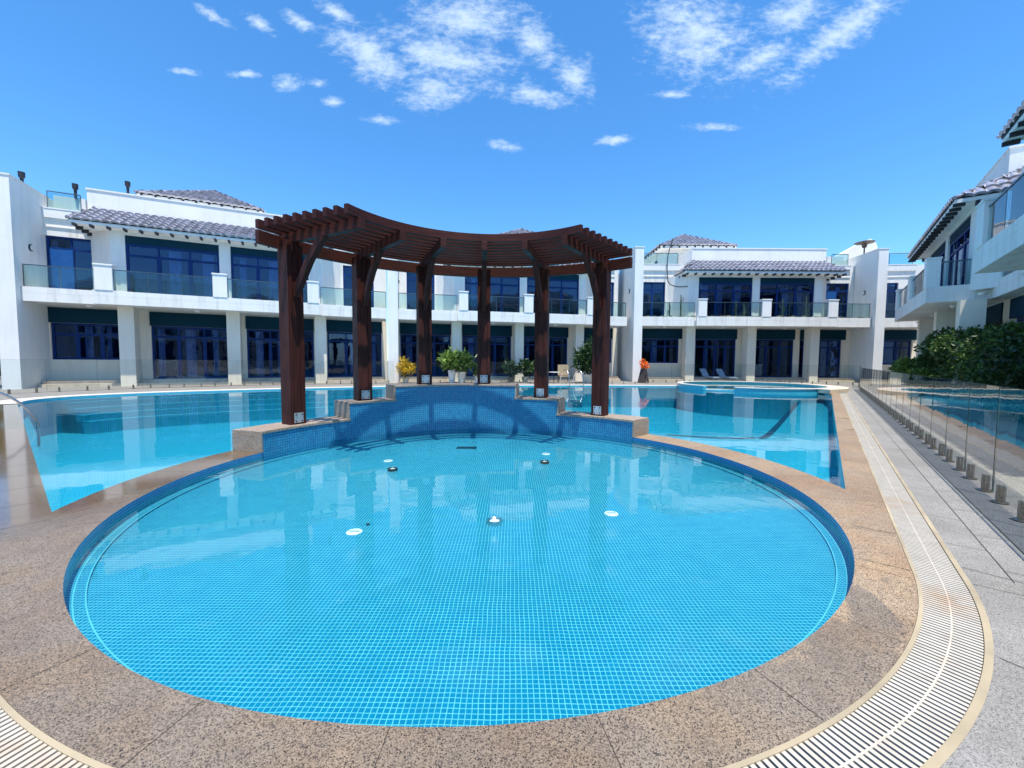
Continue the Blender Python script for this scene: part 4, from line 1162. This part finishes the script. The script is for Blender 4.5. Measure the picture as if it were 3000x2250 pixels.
pot(-2.3, 27.1, 0.22, 0.5, 'pot', ('leafd', 200, .25, .09, .4, .3), 'small plant in a low white pot left of a pergola post')
pot(-0.1, 28.6, 0.28, 0.35, 'potg', ('leafd', 420, .3, .1, 1.0, .6), 'dark bush in a grey pot against the glass doors')
pot(0.9, 28.2, 0.24, 0.4, 'potc', ('leafd', 420, .3, .1, 1.0, .55), 'dark bush in a cream pot right of the grey one')
pot(1.75, 27.3, 0.28, 0.42, 'pot', ('leaf', 420, .3, .1, 1.2, .5), 'upright leafy plant in a white bowl shaped pot')
pot(5.2, 28.0, 0.36, 0.6, 'potc', ('leafd', 900, .5, .14, 1.9, .8), 'dark palm like plant in a large cream pot beside the pool ladder')
pot(9.35, 28.9, 0.55, 1.0, 'potb', ('flower', 150, .2, .12, .5, .34), 'orange and red flowers on a tapered black stand by the tall fin wall', shape='cone')
# table and chair
tb = empty('garden_table', (2.9, 28.2, 0), 0, 'small white round table between the potted plants', 'table')
m = MB(); m.lathe([(0, .72), (.45, .72), (.45, .75), (0, .75)], n=24); m.build('table_top', 'whiteplastic', tb)
for a in (0, 90, 180, 270):
    m = MB(); m.tube([(cos(radians(a)) * .3, sin(radians(a)) * .3, 0), (cos(radians(a)) * .12, sin(radians(a)) * .12, .72)], .015, 6); m.build('leg', 'bolt', tb)
chr_ = empty('garden_chair', (3.7, 28.9, 0), 0.2, 'tan backed garden chair behind the white table', 'chair')
m = MB(); m.box(-.4, .4, .2, .26, .5, 1.25); m.build('backrest', 'tan', chr_)
m = MB(); m.box(-.4, .4, -.25, .2, .4, .46); m.build('seat', 'tan', chr_)
for sx in (-.36, .36):
    for sy in (-.22, .2):
        m = MB(); m.box(sx - .02, sx + .02, sy - .02, sy + .02, 0, .4); m.build('leg', 'bolt', chr_)
# sun loungers on the villa terrace
for i, (x, lb) in enumerate(((15.4, 'pale blue sling lounger on the villa terrace, left one'), (16.7, 'pale blue sling lounger on the villa terrace, right one'))):
    lo = empty('sun_lounger', (x, 31.9, 0.0), radians(20), lb, 'sun lounger', 'loungers behind the spa fence')
    m = MB(); m.hexa([(-.3, -.9, .32), (.3, -.9, .32), (.3, .2, .34), (-.3, .2, .34), (-.3, -.9, .36), (.3, -.9, .36), (.3, .2, .38), (-.3, .2, .38)]); m.build('seat', 'sling', lo)
    m = MB(); m.hexa([(-.3, .2, .34), (.3, .2, .34), (.3, .62, .95), (-.3, .62, .95), (-.3, .16, .37), (.3, .16, .37), (.3, .58, .98), (-.3, .58, .98)]); m.build('backrest', 'sling', lo)
    for sx in (-.28, .28):
        for sy in (-.8, .15):
            m = MB(); m.tube([(sx, sy, 0), (sx, sy, .34)], .018, 6); m.build('leg', 'whiteplastic', lo)
# rocks and cacti on the balcony of the villa behind the spa
rng = random.Random(12)
def cactus(x, y, h, lb, arms=2, z=4.62):
    root = empty('cactus_plant', (x, y, z), rng.uniform(0, 3), lb, 'cactus')
    m = MB(); m.tube([(0, 0, 0), (0.02, 0, h * .5), (0, 0.02, h)], [.05, .06, .035], 8); m.build('stem', 'cactus', root)
    for k in range(arms):
        a = k * 2.6; z0 = h * (.45 + .15 * k); m = MB(); m.tube([(0, 0, z0), (cos(a) * .16, sin(a) * .16, z0 + .06), (cos(a) * .2, sin(a) * .2, z0 + .35)], [.035, .035, .02], 7); m.build('arm', 'cactus', root)
for (x, y, h, lb, a) in ((12.9, 31.4, 2.0, 'tall thin cactus on the balcony left of the tiled bay', 3), (12.0, 31.3, 1.4, 'short cactus by the balcony rail near the fin wall', 2), (16.9, 31.0, 1.5, 'branching cactus behind the left glass balcony rail', 2), (17.5, 31.0, 1.3, 'forked cactus left of the middle balcony pier', 1), (20.4, 31.0, 1.7, 'pale cactus behind the right glass balcony rail', 2), (22.2, 31.0, 1.9, 'tall bent cactus left of the last balcony pier', 1), (24.3, 31.3, 1.7, 'cactus with reddish leaves beside the last balcony pier', 3)):
    cactus(x, y, h, lb, a)
rk = MB()
for i in range(150):
    x = rng.uniform(9.9, 26.5); y = (30.3 + rng.uniform(.35, .6)) if 13.8 < x < 23.8 else 30.9 + rng.uniform(0, .25); r = rng.uniform(.05, .15)
    rk.lathe([(r * .6, 0), (r, r * .4), (r * .8, r), (0, r * 1.2)], (x, y, 4.86), 6)
rk.smooth = False
tag(rk.build('balcony_rocks', 'rock'), 'row of small rocks and dry plants along the balcony edge', 'rocks', None, 'stuff')
bpy.context.view_layer.update()
